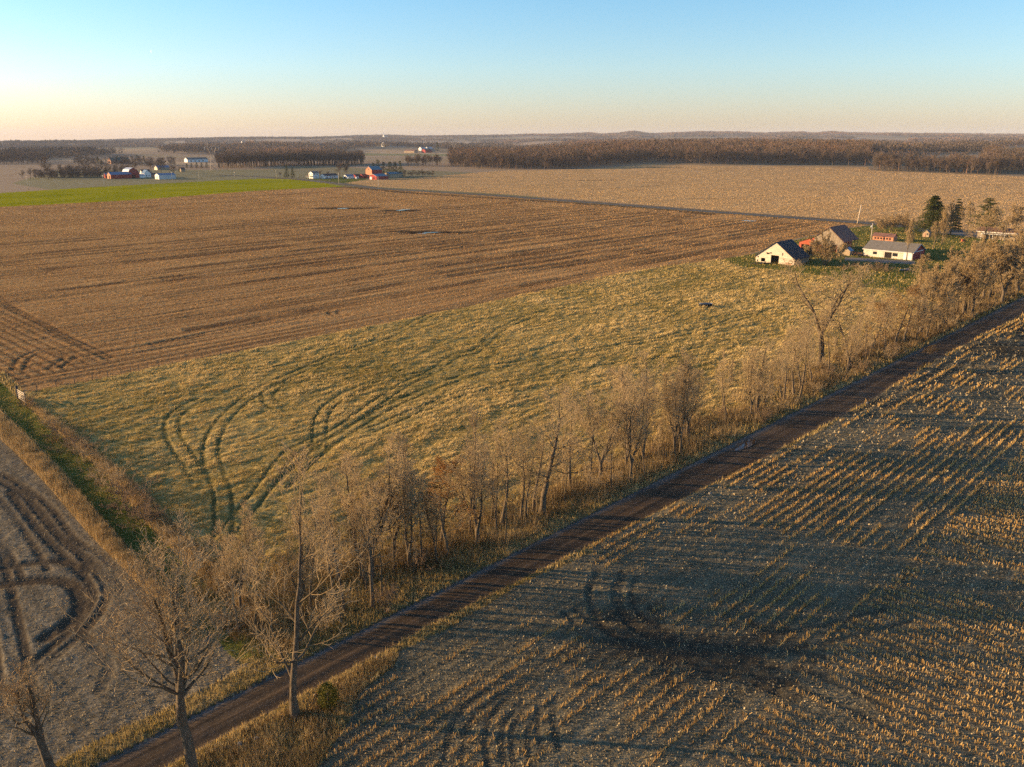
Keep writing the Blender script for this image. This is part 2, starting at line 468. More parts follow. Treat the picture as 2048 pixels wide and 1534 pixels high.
# rows: wet and dry strips left by the harvester, and the cross rows of the field corner
subp = inpoly(gx[i], gy[i], GP([(-300, 500), (0, 592), (100, 650), (232, 718), (120, 742), (0, 765), (-300, 800)]))
st = .6 * smooth(.50, .74, vnoise(gu[i] / 110, gv[i] / 1.15, 44)) * smooth(.3, .6, vnoise(gu[i] / 35, gv[i] / 9, 45))
st = np.where(subp, .7 * smooth(.1, .8, np.cos(2 * np.pi * gu[i] / 2.0)), st)
trk[i] = np.maximum(trk[i], st); gz[i] -= .07 * st
gz[i] -= .18 * w - .5 * w * (fbm(gx[i] / 2.2, gy[i] / 2.2, 13) - .5)
i = np.nonzero(vc == 6)
w = np.zeros(len(i[0]))
for P, ww in TAN_D:
    d = polydist(gx[i], gy[i], P) / ww + .8 * (fbm(gx[i] / 6, gy[i] / 4, 12) - .4)
    w = np.maximum(w, 1 - smooth(.5, 1.2, d))
wet[i] = w
gz[i] += .25 * (fbm(gu[i] / 14, gv[i] / 3, 61) - .5)
# muddy turning patch in the corn stubble
i = np.nonzero(vc == 1)
c0 = G(1262, 1275); c1 = G(1480, 1320); c2 = G(2010, 700)
for c, a in ((c0, 6), (c1, 6.5), (G(1370, 1295), 5.5), (c2, 12), (G(2080, 660), 13)):
    q = np.hypot(gx[i] - c[0], gy[i] - c[1]) / a + 1.1 * (fbm(gx[i] / 3, gy[i] / 3, 15) - .5)
    wet[i] = np.maximum(wet[i], .72 * (1 - smooth(.2, 1.15, q + .9 * (fbm(gx[i] / .9, gy[i] / .9, 16) - .5))))
HEAD = 24.0 - 2
rowc = np.where(gv[i] > HEAD, gv[i], gu[i])
gz[i] += .05 * (fbm(gx[i] / .8, gy[i] / .8, 21) - .5) * 2 + .02 * np.cos(2 * np.pi * rowc / 1.14) * (1 - smooth(80, 150, np.hypot(gx[i], gy[i])))
i = np.nonzero(vc == 2)
tus = fbm(gu[i] / 1.9, gv[i] / .8, 31, 3)
big = fbm(gu[i] / 16, gv[i] / 7, 33, 2)
gz[i] += (.30 * (tus - .5) + .09 * (big - .5) + .14 * (fbm(gu[i] / 40, gv[i] / 1.5, 34, 2) - .5)) * (1 - .8 * trk[i])
i = np.nonzero(vc == 3)
gz[i] += .30 * (fbm(gu[i] / 14, gv[i] / 1.1, 41, 2) - .5) * smooth(100, 160, np.hypot(gx[i], gy[i])) + .05 * (fbm(gx[i] / .9, gy[i] / .9, 42) - .5)
i = np.nonzero(vc == 4)
gz[i] += .07 * (fbm(gx[i] / .7, gy[i] / .7, 51) - .5) * 2 + .05 * (fbm(gu[i] / .8, gv[i] / 6, 52) - .5)
i = np.nonzero((vc == 9) | (vc == 8) | (vc == 7))
gz[i] += .30 * (fbm(gx[i] / 1.1, gy[i] / 1.1, 53) - .5) * (np.hypot(gx[i], gy[i]) < 420)
i = np.nonzero(vc == 10)
vv = (gv[i] - vlo(gu[i])) / (vup(gu[i]) - vlo(gu[i]))
gz[i] += -.10 + .10 * (1 - (2 * vv - 1) ** 2) + .06 * (fbm(gu[i] / 9, gv[i] / .35, 54) - .5) + .03 * (fbm(gx[i] / .6, gy[i] / .6, 55) - .5)
wet[i] = smooth(.78, .95, vv + .2 * (fbm(gu[i] / 3, gv[i] / 1, 57) - .5))            # gravel shoulder
trk[i] = np.clip(np.exp(-((vv - .22) / .09) ** 2) + np.exp(-((vv - .55) / .1) ** 2), 0, 1)
gz[i] -= .03 * trk[i]

GV = np.stack([gx.ravel(), gy.ravel(), gz.ravel()], 1)
ii = (np.arange(NR - 1)[:, None] * NA + np.arange(NA - 1)[None, :]).ravel()
GF = np.stack([ii, ii + 1, ii + NA + 1, ii + NA], 1)
fcx = GV[GF, 0].mean(1); fcy = GV[GF, 1].mean(1)
FC = classify(fcx, fcy)
TRK = trk.ravel(); WETV = wet.ravel()

def zground(x, y):
    """height of the built ground at points (nearest grid cell)"""
    r = np.hypot(x, y); a = np.arctan2(x, y)
    i = np.clip(np.searchsorted(RR, r) - 1, 0, NR - 2); j = np.clip(((a - AA[0]) / (AA[1] - AA[0])).astype(int), 0, NA - 2)
    q = GV[:, 2].reshape(NR, NA)
    tr_ = np.clip((r - RR[i]) / (RR[i + 1] - RR[i]), 0, 1); ta = np.clip((a - AA[j]) / (AA[1] - AA[0]), 0, 1)
    return (q[i, j] * (1 - ta) + q[i, j + 1] * ta) * (1 - tr_) + (q[i + 1, j] * (1 - ta) + q[i + 1, j + 1] * ta) * tr_
def at(px, py):
    p = G(px, py)
    return (float(p[0]), float(p[1]), float(zground(np.array([p[0]]), np.array([p[1]]))[0]))

def m_field(name, rows, dark, mid, light, wetc, trkc, rough=.95, fine=2.2, bump=.12, stretch=(.06, .9)):
    """soil and residue: streaks along the rows, fine litter, wheel tracks and wet ground by their own marks"""
    t = NT(name)
    c = t.co(ROTM); st = t.co(ROTM, (stretch[0], stretch[1], 1) if rows == 'u' else (stretch[1], stretch[0], 1))
    f1 = t.noise(c, fine, 4, .7); f2 = t.noise(st, 1.0, 4, .65); f3 = t.noise(c, .03, 3, .6)
    k = t.math('ADD', t.math('MULTIPLY', f1, .55), t.math('ADD', t.math('MULTIPLY', f2, .35), t.math('MULTIPLY', f3, .25)))
    col = t.ramp(k, [(.42, dark), (.55, mid), (.70, light)])
    col = t.mix(t.attr('trk'), col, trkc)
    col = t.mix(t.attr('wet'), col, wetc)
    return t.finish(col, rough, t.bump(f1, .8, bump), 0)

M = {}
def m_ground():
    t = NT('far_ground')
    c = t.co(ROTM, (1, .35, 1))
    v = t.n('ShaderNodeTexVoronoi'); t.l(c, v.inputs['Vector']); v.inputs['Scale'].default_value = .0045
    f = t.noise(t.co(), .02, 4, .6)
    h = t.n('ShaderNodeSeparateColor'); t.l(v.outputs['Color'], h.inputs[0])
    col = t.ramp(h.outputs[0], [(0, (.30, .21, .125)), (.3, (.22, .155, .1)), (.55, (.36, .26, .15)), (.8, (.19, .15, .085)), (1, (.14, .15, .05))])
    col = t.mix(t.math('MULTIPLY', f, .4), col, (.16, .12, .08))
    return t.finish(col, .95, t.bump(f, .3, .5), .1)
M['ground'] = m_ground()
M['corn_field'] = m_field('corn_soil', 'u', (.055, .05, .034), (.125, .11, .072), (.23, .20, .13), (.035, .03, .024), (.04, .036, .028), fine=3.0, bump=.12)
M['pasture'] = m_field('pasture_turf', 'u', (.13, .105, .028), (.30, .215, .07), (.50, .36, .14), (.1, .1, .05), (.075, .075, .026), fine=1.2, bump=.3, stretch=(.3, .8))
M['stubble_field'] = m_field('brown_stubble', 'u', (.14, .078, .034), (.32, .185, .077), (.50, .315, .135), (.05, .036, .024), (.085, .052, .03), fine=1.1, bump=.25, stretch=(.02, .55))
M['bean_field'] = m_field('bare_bean_soil', 'v', (.085, .069, .045), (.15, .126, .087), (.25, .217, .155), (.06, .045, .03), (.06, .046, .032), fine=2.4, bump=.10, stretch=(.15, .9))
M['green_field'] = m_field('winter_wheat', 'u', (.125, .145, .003), (.22, .225, .004), (.34, .31, .008), (.1, .09, .03), (.07, .08, .02), fine=.3, bump=.15, stretch=(.004, .06))
M['tan_field'] = m_field('tan_stubble', 'u', (.27, .165, .075), (.38, .245, .115), (.50, .34, .17), (.10, .07, .04), (.12, .08, .05), fine=.5, bump=.3, stretch=(.02, .25))
M['grass_lane'] = m_field('lane_grass', 'v', (.05, .075, .015), (.10, .12, .028), (.21, .19, .06), (.05, .06, .03), (.05, .06, .03), fine=1.6, bump=.2, stretch=(.1, .8))
M['farmyard_lawn'] = m_field('yard_grass', 'u', (.05, .075, .014), (.09, .115, .025), (.19, .16, .06), (.08, .08, .04), (.06, .06, .03), fine=.8, bump=.3, stretch=(.2, .3))
M['road_verge'] = m_field('verge_litter', 'u', (.06, .05, .025), (.13, .10, .045), (.26, .19, .09), (.05, .05, .03), (.05, .05, .03), fine=1.8, bump=.25, stretch=(.3, .5))
def m_road():
    t = NT('dirt_road_mud'); c = t.co(ROTM); st = t.co(ROTM, (.05, 2.2, 1))
    f1 = t.noise(c, 5, 5, .7); f2 = t.noise(st, 1, 4, .6)
    col = t.ramp(t.math('ADD', t.math('MULTIPLY', f1, .4), t.math('MULTIPLY', f2, .6)), [(.38, (.045, .030, .018)), (.52, (.085, .057, .034)), (.66, (.155, .105, .062))])
    col = t.mix(t.math('MULTIPLY', t.attr('trk'), .55), col, (.035, .027, .019))
    col = t.mix(t.math('MULTIPLY', t.attr('wet'), .7), col, t.ramp(t.noise(c, 9, 3, .8), [(.4, (.08, .075, .07)), (.65, (.25, .235, .215))]))
    return t.finish(col, t.ramp(t.noise(c, .5, 3), [(.4, .65), (.6, .95)]), t.bump(f1, .6, .04), .12)
M['dirt_road'] = m_road()
def m_asph():
    t = NT('old_asphalt'); c = t.co(); f = t.noise(c, .6, 4, .7)
    return t.finish(t.ramp(f, [(.35, (.075, .075, .08)), (.65, (.12, .118, .12))]), .9, None, .1)
M['paved_road'] = m_asph()
M['gravel_drive'] = plain('drive_gravel', (.17, .145, .12), .95, .35, 1.5)
LBL = {'ground': ('distant open farmland of tan and brown fields between woods', 'farmland'),
 'corn_field': ('corn stubble field with pale residue on the near side of the dirt road', 'field'),
 'pasture': ('rough golden pasture with curving wheel tracks behind the roadside trees', 'pasture'),
 'stubble_field': ('wide reddish brown stubble field with dark row lines beyond the pasture', 'field'),
 'bean_field': ('grey bare bean field with looping tractor tracks beside the grass lane', 'field'),
 'green_field': ('bright green winter wheat strip beyond the brown field', 'field'),
 'tan_field': ('big smooth tan field between the paved road and the dark wood', 'field'),
 'grass_lane': ('dark green mown grass lane between two strips of tall grass', 'lane'),
 'farmyard_lawn': ('green farmyard grass around the barns and the far farmhouse', 'grass'),
 'road_verge': ('rough grassy verges of the roads and the grass lane', 'verge'),
 'dirt_road': ('straight dark muddy dirt road running past the bare trees', 'road'),
 'paved_road': ('narrow grey paved road crossing behind the brown field', 'road'),
 'gravel_drive': ('gravel drive in front of the garage and through the farmyard', 'drive')}
for k, nm in enumerate(NAMES):
    f = GF[FC == k]
    if not len(f): continue
    uq, inv = np.unique(f, return_inverse=True)
    o = mk(nm, GV[uq], inv.reshape(f.shape), M[nm], {'trk': TRK[uq], 'wet': WETV[uq]}, smooth_=True)
    tag(o, *LBL[nm], kind='structure')
# the plain beyond what the camera can reach, behind and to the sides
b = MB(); n = 64
ring = lambda rad, z: [(rad * math.cos(2 * math.pi * q / n), rad * math.sin(2 * math.pi * q / n), z) for q in range(n)]
b.poly([(0, 0, -1.5)] + ring(300, -1.5) + ring(14000, -6), [(0, 1 + q, 1 + (q + 1) % n) for q in range(n)] + [(1 + q, 1 + n + q, 1 + n + (q + 1) % n, 1 + (q + 1) % n) for q in range(n)])
tag(b.build('terrain', M['ground']), 'flat farmland reaching to the horizon all around', 'land', kind='structure')

# ------------------------------------------------------------------ stubble, litter and grass
FI = {k: np.nonzero(FC == k)[0] for k in range(len(NAMES))}
FR = np.hypot(fcx, fcy)
def samp(k, n, rmax=1e9, rmin=0, power=0.0):
    """random ground points of one field; their number per square metre falls off with distance"""
    f = FI[k]; f = f[(FR[f] < rmax) & (FR[f] > rmin)]
    if power:
        w = FR[f] ** power; f = rs.choice(f, n, p=w / w.sum())
    else:
        f = rs.choice(f, n)
    a, b = rs.rand(n, 1), rs.rand(n, 1)
    q = GV[GF[f]]
    P = (q[:, 0] * (1 - a) + q[:, 1] * a) * (1 - b) + (q[:, 3] * (1 - a) + q[:, 2] * a) * b
    return P, TRK[GF[f, 0]], WETV[GF[f, 0]]

def blades(P, h, w, lean=.35, tint=None, leandir=None, az=None):
    n = len(P); h = np.broadcast_to(h, n); w = np.broadcast_to(w, n)
    az = rs.uniform(0, 2 * np.pi, n) if az is None else az
    d = np.stack([np.cos(az), np.sin(az), np.zeros(n)], 1) * (w[:, None] * .5)
    la = rs.uniform(0, 2 * np.pi, n) if leandir is None else leandir + rs.normal(0, .7, n)
    lm = np.abs(rs.normal(0, lean, n)) + (0 if leandir is None else lean)
    tip = np.stack([np.cos(la) * lm, np.sin(la) * lm, np.ones(n)], 1)
    tip = tip / np.linalg.norm(tip, axis=1)[:, None] * h[:, None]
    B = P - np.array([0, 0, .03])
    V = np.stack([B - d, B + d, B + tip], 1).reshape(-1, 3)
    F = np.arange(3 * n).reshape(n, 3)
    t = rs.rand(n) if tint is None else tint
    return V, F, np.repeat(t, 3)
def stalks(P, h, w, tint, lean=.2):
    """cut stalks: two crossed strips that stand nearly upright"""
    n = len(P); az = rs.uniform(0, np.pi, n)
    la = rs.uniform(0, 2 * np.pi, n); lm = np.abs(rs.normal(0, lean, n))
    tip = np.stack([np.cos(la) * lm, np.sin(la) * lm, np.ones(n)], 1) * np.broadcast_to(h, n)[:, None]
    B = P - np.array([0, 0, .03]); VV = []
    for k in (0, 1):
        d = np.stack([np.cos(az + k * 1.57), np.sin(az + k * 1.57), np.zeros(n)], 1) * (np.broadcast_to(w, n)[:, None] * .5)
        VV.append(np.stack([B - d, B + d, B + d + tip, B - d + tip], 1))
    V = np.stack(VV, 1).reshape(-1, 3)
    return V, np.arange(8 * n).reshape(2 * n, 4), np.repeat(tint, 8)
def litter(P, L, w, tint):
    """leaves and husks lying about, each tilted its own way"""
    n = len(P); az = rs.uniform(0, 2 * np.pi, n); el = np.abs(rs.normal(0, .30, n)); rl = rs.normal(0, .38, n)
    a = np.stack([np.cos(az) * np.cos(el), np.sin(az) * np.cos(el), np.sin(el)], 1) * np.broadcast_to(L, n)[:, None]
    s = np.stack([-np.sin(az) * np.cos(rl), np.cos(az) * np.cos(rl), np.sin(rl)], 1) * np.broadcast_to(w, n)[:, None]
    B = P + np.array([0, 0, .015])
    V = np.stack([B, B + a * .5 + s * .5, B + a, B + a * .5 - s * .5], 1).reshape(-1, 3)
    return V, np.arange(4 * n).reshape(n, 4), np.repeat(tint, 4)
def cat_(L):
    V, F, T = [], [], []; b = 0
    for v, f, t in L:
        V.append(v); F.append(f + b); T.append(t); b += len(v)
    return np.vstack(V), np.vstack(F), np.concatenate(T)
def stuff(name, L, mat, label, cat):
    V, F, T = cat_(L)
    return tag(mk(name, V, F, mat, {'tint': T}), label, cat, kind='stuff')

M['straw'] = tinted('corn_straw', [(0, (.40, .25, .08)), (.5, (.60, .40, .145)), (1, (.76, .56, .26))], .8, .15)
M['husk'] = tinted('corn_husk', [(0, (.20, .16, .09)), (.4, (.38, .30, .175)), (.8, (.46, .37, .215)), (1, (.52, .43, .27))], .85, .2)
def blades4(P, h, w):
    """broken leaves standing on edge, as four cornered strips"""
    n = len(P); az = rs.uniform(0, 6.28, n); la = rs.uniform(0, 6.28, n)
    d = np.stack([np.cos(az), np.sin(az), np.zeros(n)], 1) * (w * rs.uniform(.5, 2.5, n))[:, None]
    t = np.stack([np.cos(la) * .7, np.sin(la) * .7, np.ones(n)], 1) * (h * rs.uniform(.3, 1.0, n))[:, None]
    return np.stack([P - d, P + d, P + d * .6 + t, P - d * .6 + t], 1).reshape(-1, 3), np.arange(4 * n).reshape(n, 4), np.repeat(rs.rand(n), 4)
# corn stubble on the near side of the road: headland rows along the road, the rest square to it
uu, vv = [], []
ROWW = 1.14
for v0 in np.arange(HEAD + .5, LOM + 6, ROWW):
    a = np.arange(8, 330, .10); uu.append(a); vv.append(np.full(a.shape, v0))
for u0 in np.arange(12, 330, ROWW):
    a = np.arange(-40, HEAD, .10); vv.append(a); uu.append(np.full(a.shape, u0))
uu = np.concatenate(uu); vv = np.concatenate(vv)
uu = uu + rs.normal(0, .08, uu.shape); vv = vv + rs.normal(0, .08, vv.shape)
X = uu * UX + vv * VX; Y = uu * UY + vv * VY
r = np.hypot(X, Y); a = np.arctan2(X, Y)
keep = (r > 30) & (np.abs(a) < R(41)) & (rs.rand(len(r)) < np.clip((95 / r) ** 1.6, .12, 1))
X, Y, uu, vv, r = X[keep], Y[keep], uu[keep], vv[keep], r[keep]
keep = (classify(X, Y) == 1) & (fbm(uu / 9, vv / 9, 71) + .50 * (vnoise(uu / np.where(vv > HEAD, 5.0, .9), vv / np.where(vv > HEAD, .9, 5.0), 72) - .5) + .12 * rs.rand(len(X)) > np.where(vv > HEAD, .58, .42))
X, Y, r = X[keep], Y[keep], r[keep]
m, _ = trackmask(X, Y, T_corn)
z = zground(X, Y)
wv = np.zeros(len(X))
for c, q in ((c0, 6), (c1, 6.5), (c2, 12)):
    wv = np.maximum(wv, 1 - smooth(.4, 1.0, np.hypot(X - c[0], Y - c[1]) / q))
keep = (m < .25) & (rs.rand(len(X)) > wv * .9)
P = np.stack([X, Y, z], 1)[keep]; r = r[keep]
stuff('corn_stubble', [stalks(P, rs.uniform(.17, .48, len(P)) * np.clip(r / 110, 1, 1.4), .05 * np.clip(r / 60, 1, 3.0), rs.rand(len(P)), .34)], M['straw'], 'rows of cut corn stalks standing in the near field', 'corn stubble')
P, tk, wt = samp(1, 340000, 320); ok = (rs.rand(len(P)) > tk * .75) & (rs.rand(len(P)) > wt * .85)
P = P[ok]; r = np.hypot(P[:, 0], P[:, 1]); s = np.clip(r / 75, .8, 2.6)
stuff('corn_litter', [litter(P, rs.uniform(.10, .27, len(P)) * s, rs.uniform(.02, .05, len(P)) * s, np.clip(rs.rand(len(P)) ** 1.3 * .75 + .5 * (fbm(P[:, 0] / 7, P[:, 1] / 7, 73) - .45), 0, 1)), blades4(P[::7], .18 * s[::7], .035 * s[::7])], M['husk'], 'pale dead leaves and husks lying over the corn field', 'crop residue')
# brown stubble field
M['brown_stalk'] = tinted('brown_stalks', [(0, (.22, .115, .045)), (.55, (.44, .25, .095)), (1, (.62, .40, .18))], .85, .15)
P, tk, wt = samp(3, 300000, 700)
u = P[:, 0] * UX + P[:, 1] * UY; v = P[:, 0] * VX + P[:, 1] * VY; r = np.hypot(P[:, 0], P[:, 1])
sub = inpoly(P[:, 0], P[:, 1], GP([(-300, 500), (0, 592), (100, 650), (232, 718), (120, 742), (0, 765), (-300, 800)]))
sn = np.round(v / .95) * .95 + rs.normal(0, .09, len(v)); su = np.round(u / 1.1) * 1.1 + rs.normal(0, .1, len(u))
fade = (r < 240)
v2 = np.where(sub, v, np.where(fade, sn, v)); u2 = np.where(sub, su, u)
P = np.stack([u2 * UX + v2 * VX, u2 * UY + v2 * VY, P[:, 2]], 1)
P[:, 2] = zground(P[:, 0], P[:, 1])
ok = (rs.rand(len(P)) > .85 * tk) & (rs.rand(len(P)) > .9 * wt) & (vnoise(u / 22, v / 1.9, 91) + .5 * rs.rand(len(P)) > .42); P = P[ok]; r = r[ok]
stuff('field_stubble', [blades(P, rs.uniform(.13, .34, len(P)) * np.clip((r / 150) ** .4, .9, 1.7), rs.uniform(.05, .11, len(P)) * np.clip(r / 150, .8, 4.5), .35)], M['brown_stalk'], 'short brown crop stubble covering the wide field', 'crop stubble')
P, tk, wt = samp(6, 210000, 1150); r = np.hypot(P[:, 0], P[:, 1]); u = P[:, 0] * UX + P[:, 1] * UY; v = P[:, 0] * VX + P[:, 1] * VY
ok = (rs.rand(len(P)) > .9 * wt) & (fbm(u / 60, v / 7, 93) + .4 * rs.rand(len(P)) > .45); P = P[ok]; r = r[ok]
M['tan_stalk'] = tinted('tan_stalks', [(0, (.32, .2, .09)), (.5, (.5, .33, .15)), (1, (.66, .47, .25))], .85, .15)
stuff('tan_stubble', [blades(P, rs.uniform(.12, .28, len(P)), rs.uniform(.25, .55, len(P)) * np.clip(r / 500, .8, 2.2), .35)], M['tan_stalk'], 'pale short stubble over the big tan field', 'crop stubble')
P, tk, wt = samp(4, 60000); r = np.hypot(P[:, 0], P[:, 1]); ok = rs.rand(len(P)) > .8 * tk; P = P[ok]; r = r[ok]
u = P[:, 0] * UX + P[:, 1] * UY; v = P[:, 0] * VX + P[:, 1] * VY
stuff('bean_stubble', [litter(P, rs.uniform(.06, .16, len(P)), rs.uniform(.02, .045, len(P)), rs.rand(len(P)) ** 2.6 * .85), blades4(P[::6], np.full(len(P[::6]), .11), np.full(len(P[::6]), .025))], M['husk'], 'grey bean straw scattered over the bare field by the lane', 'crop residue')
# pasture grass
M['pasture_grass'] = tinted('dry_pasture_grass', [(0, (.10, .10, .024)), (.2, (.28, .21, .06)), (.55, (.54, .38, .14)), (1, (.70, .53, .25))], .85, .25)
P, tk, wt = samp(2, 190000)
u = P[:, 0] * UX + P[:, 1] * UY; v = P[:, 0] * VX + P[:, 1] * VY; r = np.hypot(P[:, 0], P[:, 1])
g = fbm(u / 1.9, v / .8, 31, 3)
dens = .35 + 1.6 * (g - .42)
ok = (rs.rand(len(P)) < dens) & (rs.rand(len(P)) > tk * 1.2)
P, r, u, v, g = P[ok], r[ok], u[ok], v[ok], g[ok]
gr = fbm(u / 14, v / 14, 35, 3); hv = fbm(u / 11, v / 4.5, 36, 3)
L = []
for k in range(4):
    q = P + np.stack([rs.normal(0, .16, len(P)), rs.normal(0, .16, len(P)), np.zeros(len(P))], 1) * np.clip(r / 120, .7, 2)[:, None]
    tint = np.clip(rs.normal(.48, .2, len(P)) + (g - .5) * 1.2 + (gr - .5) * .9 + .4 * (hv - .5) - .22 * np.clip((60 - u) / 40, 0, 1), 0, 1)
    L.append(blades(q, rs.uniform(.18, .46, len(P)) * np.clip(.6 + 1.4 * (hv - .25), .6, 1.4) * np.clip((r / 120) ** .5, .8, 1.6), rs.uniform(.03, .07, len(P)) * np.clip(r / 80, .8, 4), .45, tint, leandir=R(-10)))
stuff('pasture_grass', L, M['pasture_grass'], 'tussocky dry grass covering the rough pasture', 'grass')
# verge, lane and yard grass
L = []
for k, n, h0, h1, c0_, c1_ in ((7, 26000, .08, .25, .0, .35), (8, 30000, .1, .4, .0, .55), (9, 60000, .15, .7, .25, .9)):
    P, tk, wt = samp(k, n, 420); r = np.hypot(P[:, 0], P[:, 1])
    pt = fbm(P[:, 0] / 6, P[:, 1] / 6, 37 + k)
    L.append(blades(P, rs.uniform(h0, h1, n) * np.clip((r / 120) ** .5, .8, 1.5), rs.uniform(.03, .07, n) * np.clip(r / 80, .8, 4), .45, np.clip(rs.uniform(c0_, c1_, n) + (pt - .5), 0, 1)))
stuff('verge_grass', L, M['pasture_grass'], 'grass on the lane, the yard and the road verges', 'grass')
# tall dry grass walls either side of the lane
M['tall_grass'] = tinted('tall_dry_grass', [(0, (.17, .115, .05)), (.5, (.38, .265, .12)), (1, (.56, .41, .22))], .85, .25)
def strip_pts(P0, P1, n, sd):
    P0 = spline(GP(P0)); P1 = spline(GP(P1)); t = rs.rand(n); s = np.clip(rs.normal(.5, sd, n), 0, 1)
    A = np.stack([np.interp(t, np.linspace(0, 1, len(P0)), P0[:, k]) for k in (0, 1)], 1); B = np.stack([np.interp(t, np.linspace(0, 1, len(P1)), P1[:, k]) for k in (0, 1)], 1)
    q = A * (1 - s[:, None]) + B * s[:, None]
    return np.column_stack([q, zground(q[:, 0], q[:, 1])])
P = strip_pts([(-90, 745), (-5, 822), (105, 932), (215, 1059), (310, 1172), (380, 1262)], [(-128, 760), (-12, 866), (80, 955), (180, 1070), (288, 1180), (358, 1280)], 34000, .30)
n = len(P); hump = fbm(P[:, 0] / 1.6, P[:, 1] / 1.6, 77)
stuff('tall_grass', [blades(P, (.5 + 1.0 * hump) * rs.uniform(.6, 1.15, n), rs.uniform(.03, .06, n), .22)], M['tall_grass'], 'tall pale dry grass edging the lane on its field side', 'tall grass')
P = strip_pts([(38, 797), (192, 930), (307, 1059), (424, 1180), (560, 1320)], [(58, 797), (222, 925), (360, 1059), (468, 1160), (615, 1290)], 26000, .25)
n = len(P); hump = fbm(P[:, 0] / 1.6, P[:, 1] / 1.6, 78)
stuff('tall_grass', [blades(P, (.25 + 1.0 * hump) * rs.uniform(.6, 1.15, n), rs.uniform(.03, .06, n), .3)], M['tall_grass'], 'uneven tall dry grass along the lane on its pasture side', 'tall grass')
# ------------------------------------------------------------------ trees
def nrm(a):
    l = math.sqrt(a[0] * a[0] + a[1] * a[1] + a[2] * a[2]) + 1e-9
    return (a[0] / l, a[1] / l, a[2] / l)
def tree_segs(seed, H, r0, base=.3, nlimb=12, ang=(35, 60), limb=.5, sub=(8, 5.5, 1.9), wob=.10, trop=.10, fork=0, rmin=.012, broken=False):
    """limb by limb growth; returns lists of (p, q, r0, r1) for the woody frame and for the twigs"""
    rg_ = random.Random(seed); G_ = rg_.gauss
    frame, twig = [], []
    def side(d, el, az):
        t = nrm((d[1], -d[0], .001) if abs(d[2]) < .99 else (1, 0, 0))
        w = (d[1] * t[2] - d[2] * t[1], d[2] * t[0] - d[0] * t[2], d[0] * t[1] - d[1] * t[0])
        c, s_ = math.cos(el), math.sin(el); ca, sa = math.cos(az) * s_, math.sin(az) * s_
        return nrm((d[0] * c + t[0] * ca + w[0] * sa, d[1] * c + t[1] * ca + w[1] * sa, d[2] * c + t[2] * ca + w[2] * sa))
    def grow(p, d, L, r, lev, tip=.25):
        n = (12, 8, 5, 3, 2)[lev]; st = L / n; k = wob * (1, 1.35, 1.3, 1.4, 1.4)[lev]; up = trop * (.4, 1, .9, .6, .4)[lev]
        az = rg_.uniform(0, 6.28)
        for i in range(n):
            if lev == 0: d = nrm((d[0] * .93 + G_(0, k * .6), d[1] * .93 + G_(0, k * .6), d[2] + up))
            else: d = nrm((d[0] + G_(0, k), d[1] + G_(0, k), d[2] + G_(0, k) + up))
            q = (p[0] + d[0] * st, p[1] + d[1] * st, p[2] + d[2] * st)
            f0, f1 = i / n, (i + 1) / n
            ra = max(rmin, r * (1 - f0 * (1 - tip))); rb = max(rmin, r * (1 - f1 * (1 - tip)))
            if lev == 0 and i == 0: ra *= 1.35
            (frame if ra > .035 else twig).append((p, q, ra, rb))
            if lev == 0:
                if f1 > base:
                    m = nlimb / (n * (1 - base)); m = int(m) + (rg_.random() < m % 1)
                    g = (f1 - base) / (1 - base)
                    for _ in range(m):
                        az += 2.4 + G_(0, .3)
                        el = R(ang[1] + (ang[0] - ang[1]) * g + G_(0, 7))
                        LL = H * limb * (1 - .55 * g) * rg_.uniform(.65, 1.1)
                        grow(q, side(d, el, az), LL, rb * rg_.uniform(.38, .62), 1, .12)
            elif lev < 4 and f1 > (.2, .25, .2, .0)[lev - 1]:
                m = sub[lev - 1] / n if lev <= 3 else 0; m = int(m) + (rg_.random() < m % 1)
                for _ in range(m):
                    az += 2.4 + G_(0, .4)
                    LL = L * (.56, .64, .70)[lev - 1] * (1.15 - .6 * f1) * rg_.uniform(.6, 1.2)
                    if broken and lev == 1 and rg_.random() < .35: continue
                    grow(q, side(d, R(rg_.uniform(22, 52)), az), LL, rb * .55, lev + 1, .3)
            p = q
    if fork:
        fh = fork * H
        d = (0, 0, 1); p = (0, 0, 0); n = 4
        for i in range(n):
            d = nrm((d[0] + G_(0, .05), d[1] + G_(0, .05), 1)); q = (p[0] + d[0] * fh / n, p[1] + d[1] * fh / n, p[2] + d[2] * fh / n)
            frame.append((p, q, r0 * (1.3 if i == 0 else 1 - .06 * i), r0 * (1 - .06 * (i + 1)))); p = q
        a0 = rg_.uniform(0, 6.28); H2 = H; sv = base
        for kk in range(2 if rg_.random() < .6 else 3):
            a = a0 + kk * (3.14 if kk < 2 else 1.5)
            H = H2 * .72; base = .12
            grow(p, nrm((math.cos(a) * .26, math.sin(a) * .26, 1)), (H2 - fh) * rg_.uniform(.8, 1.02), r0 * .66, 0)
    else:
        grow((0, 0, 0), (0, 0, 1), H, r0, 0, .12 if not broken else .5)
    return frame, twig

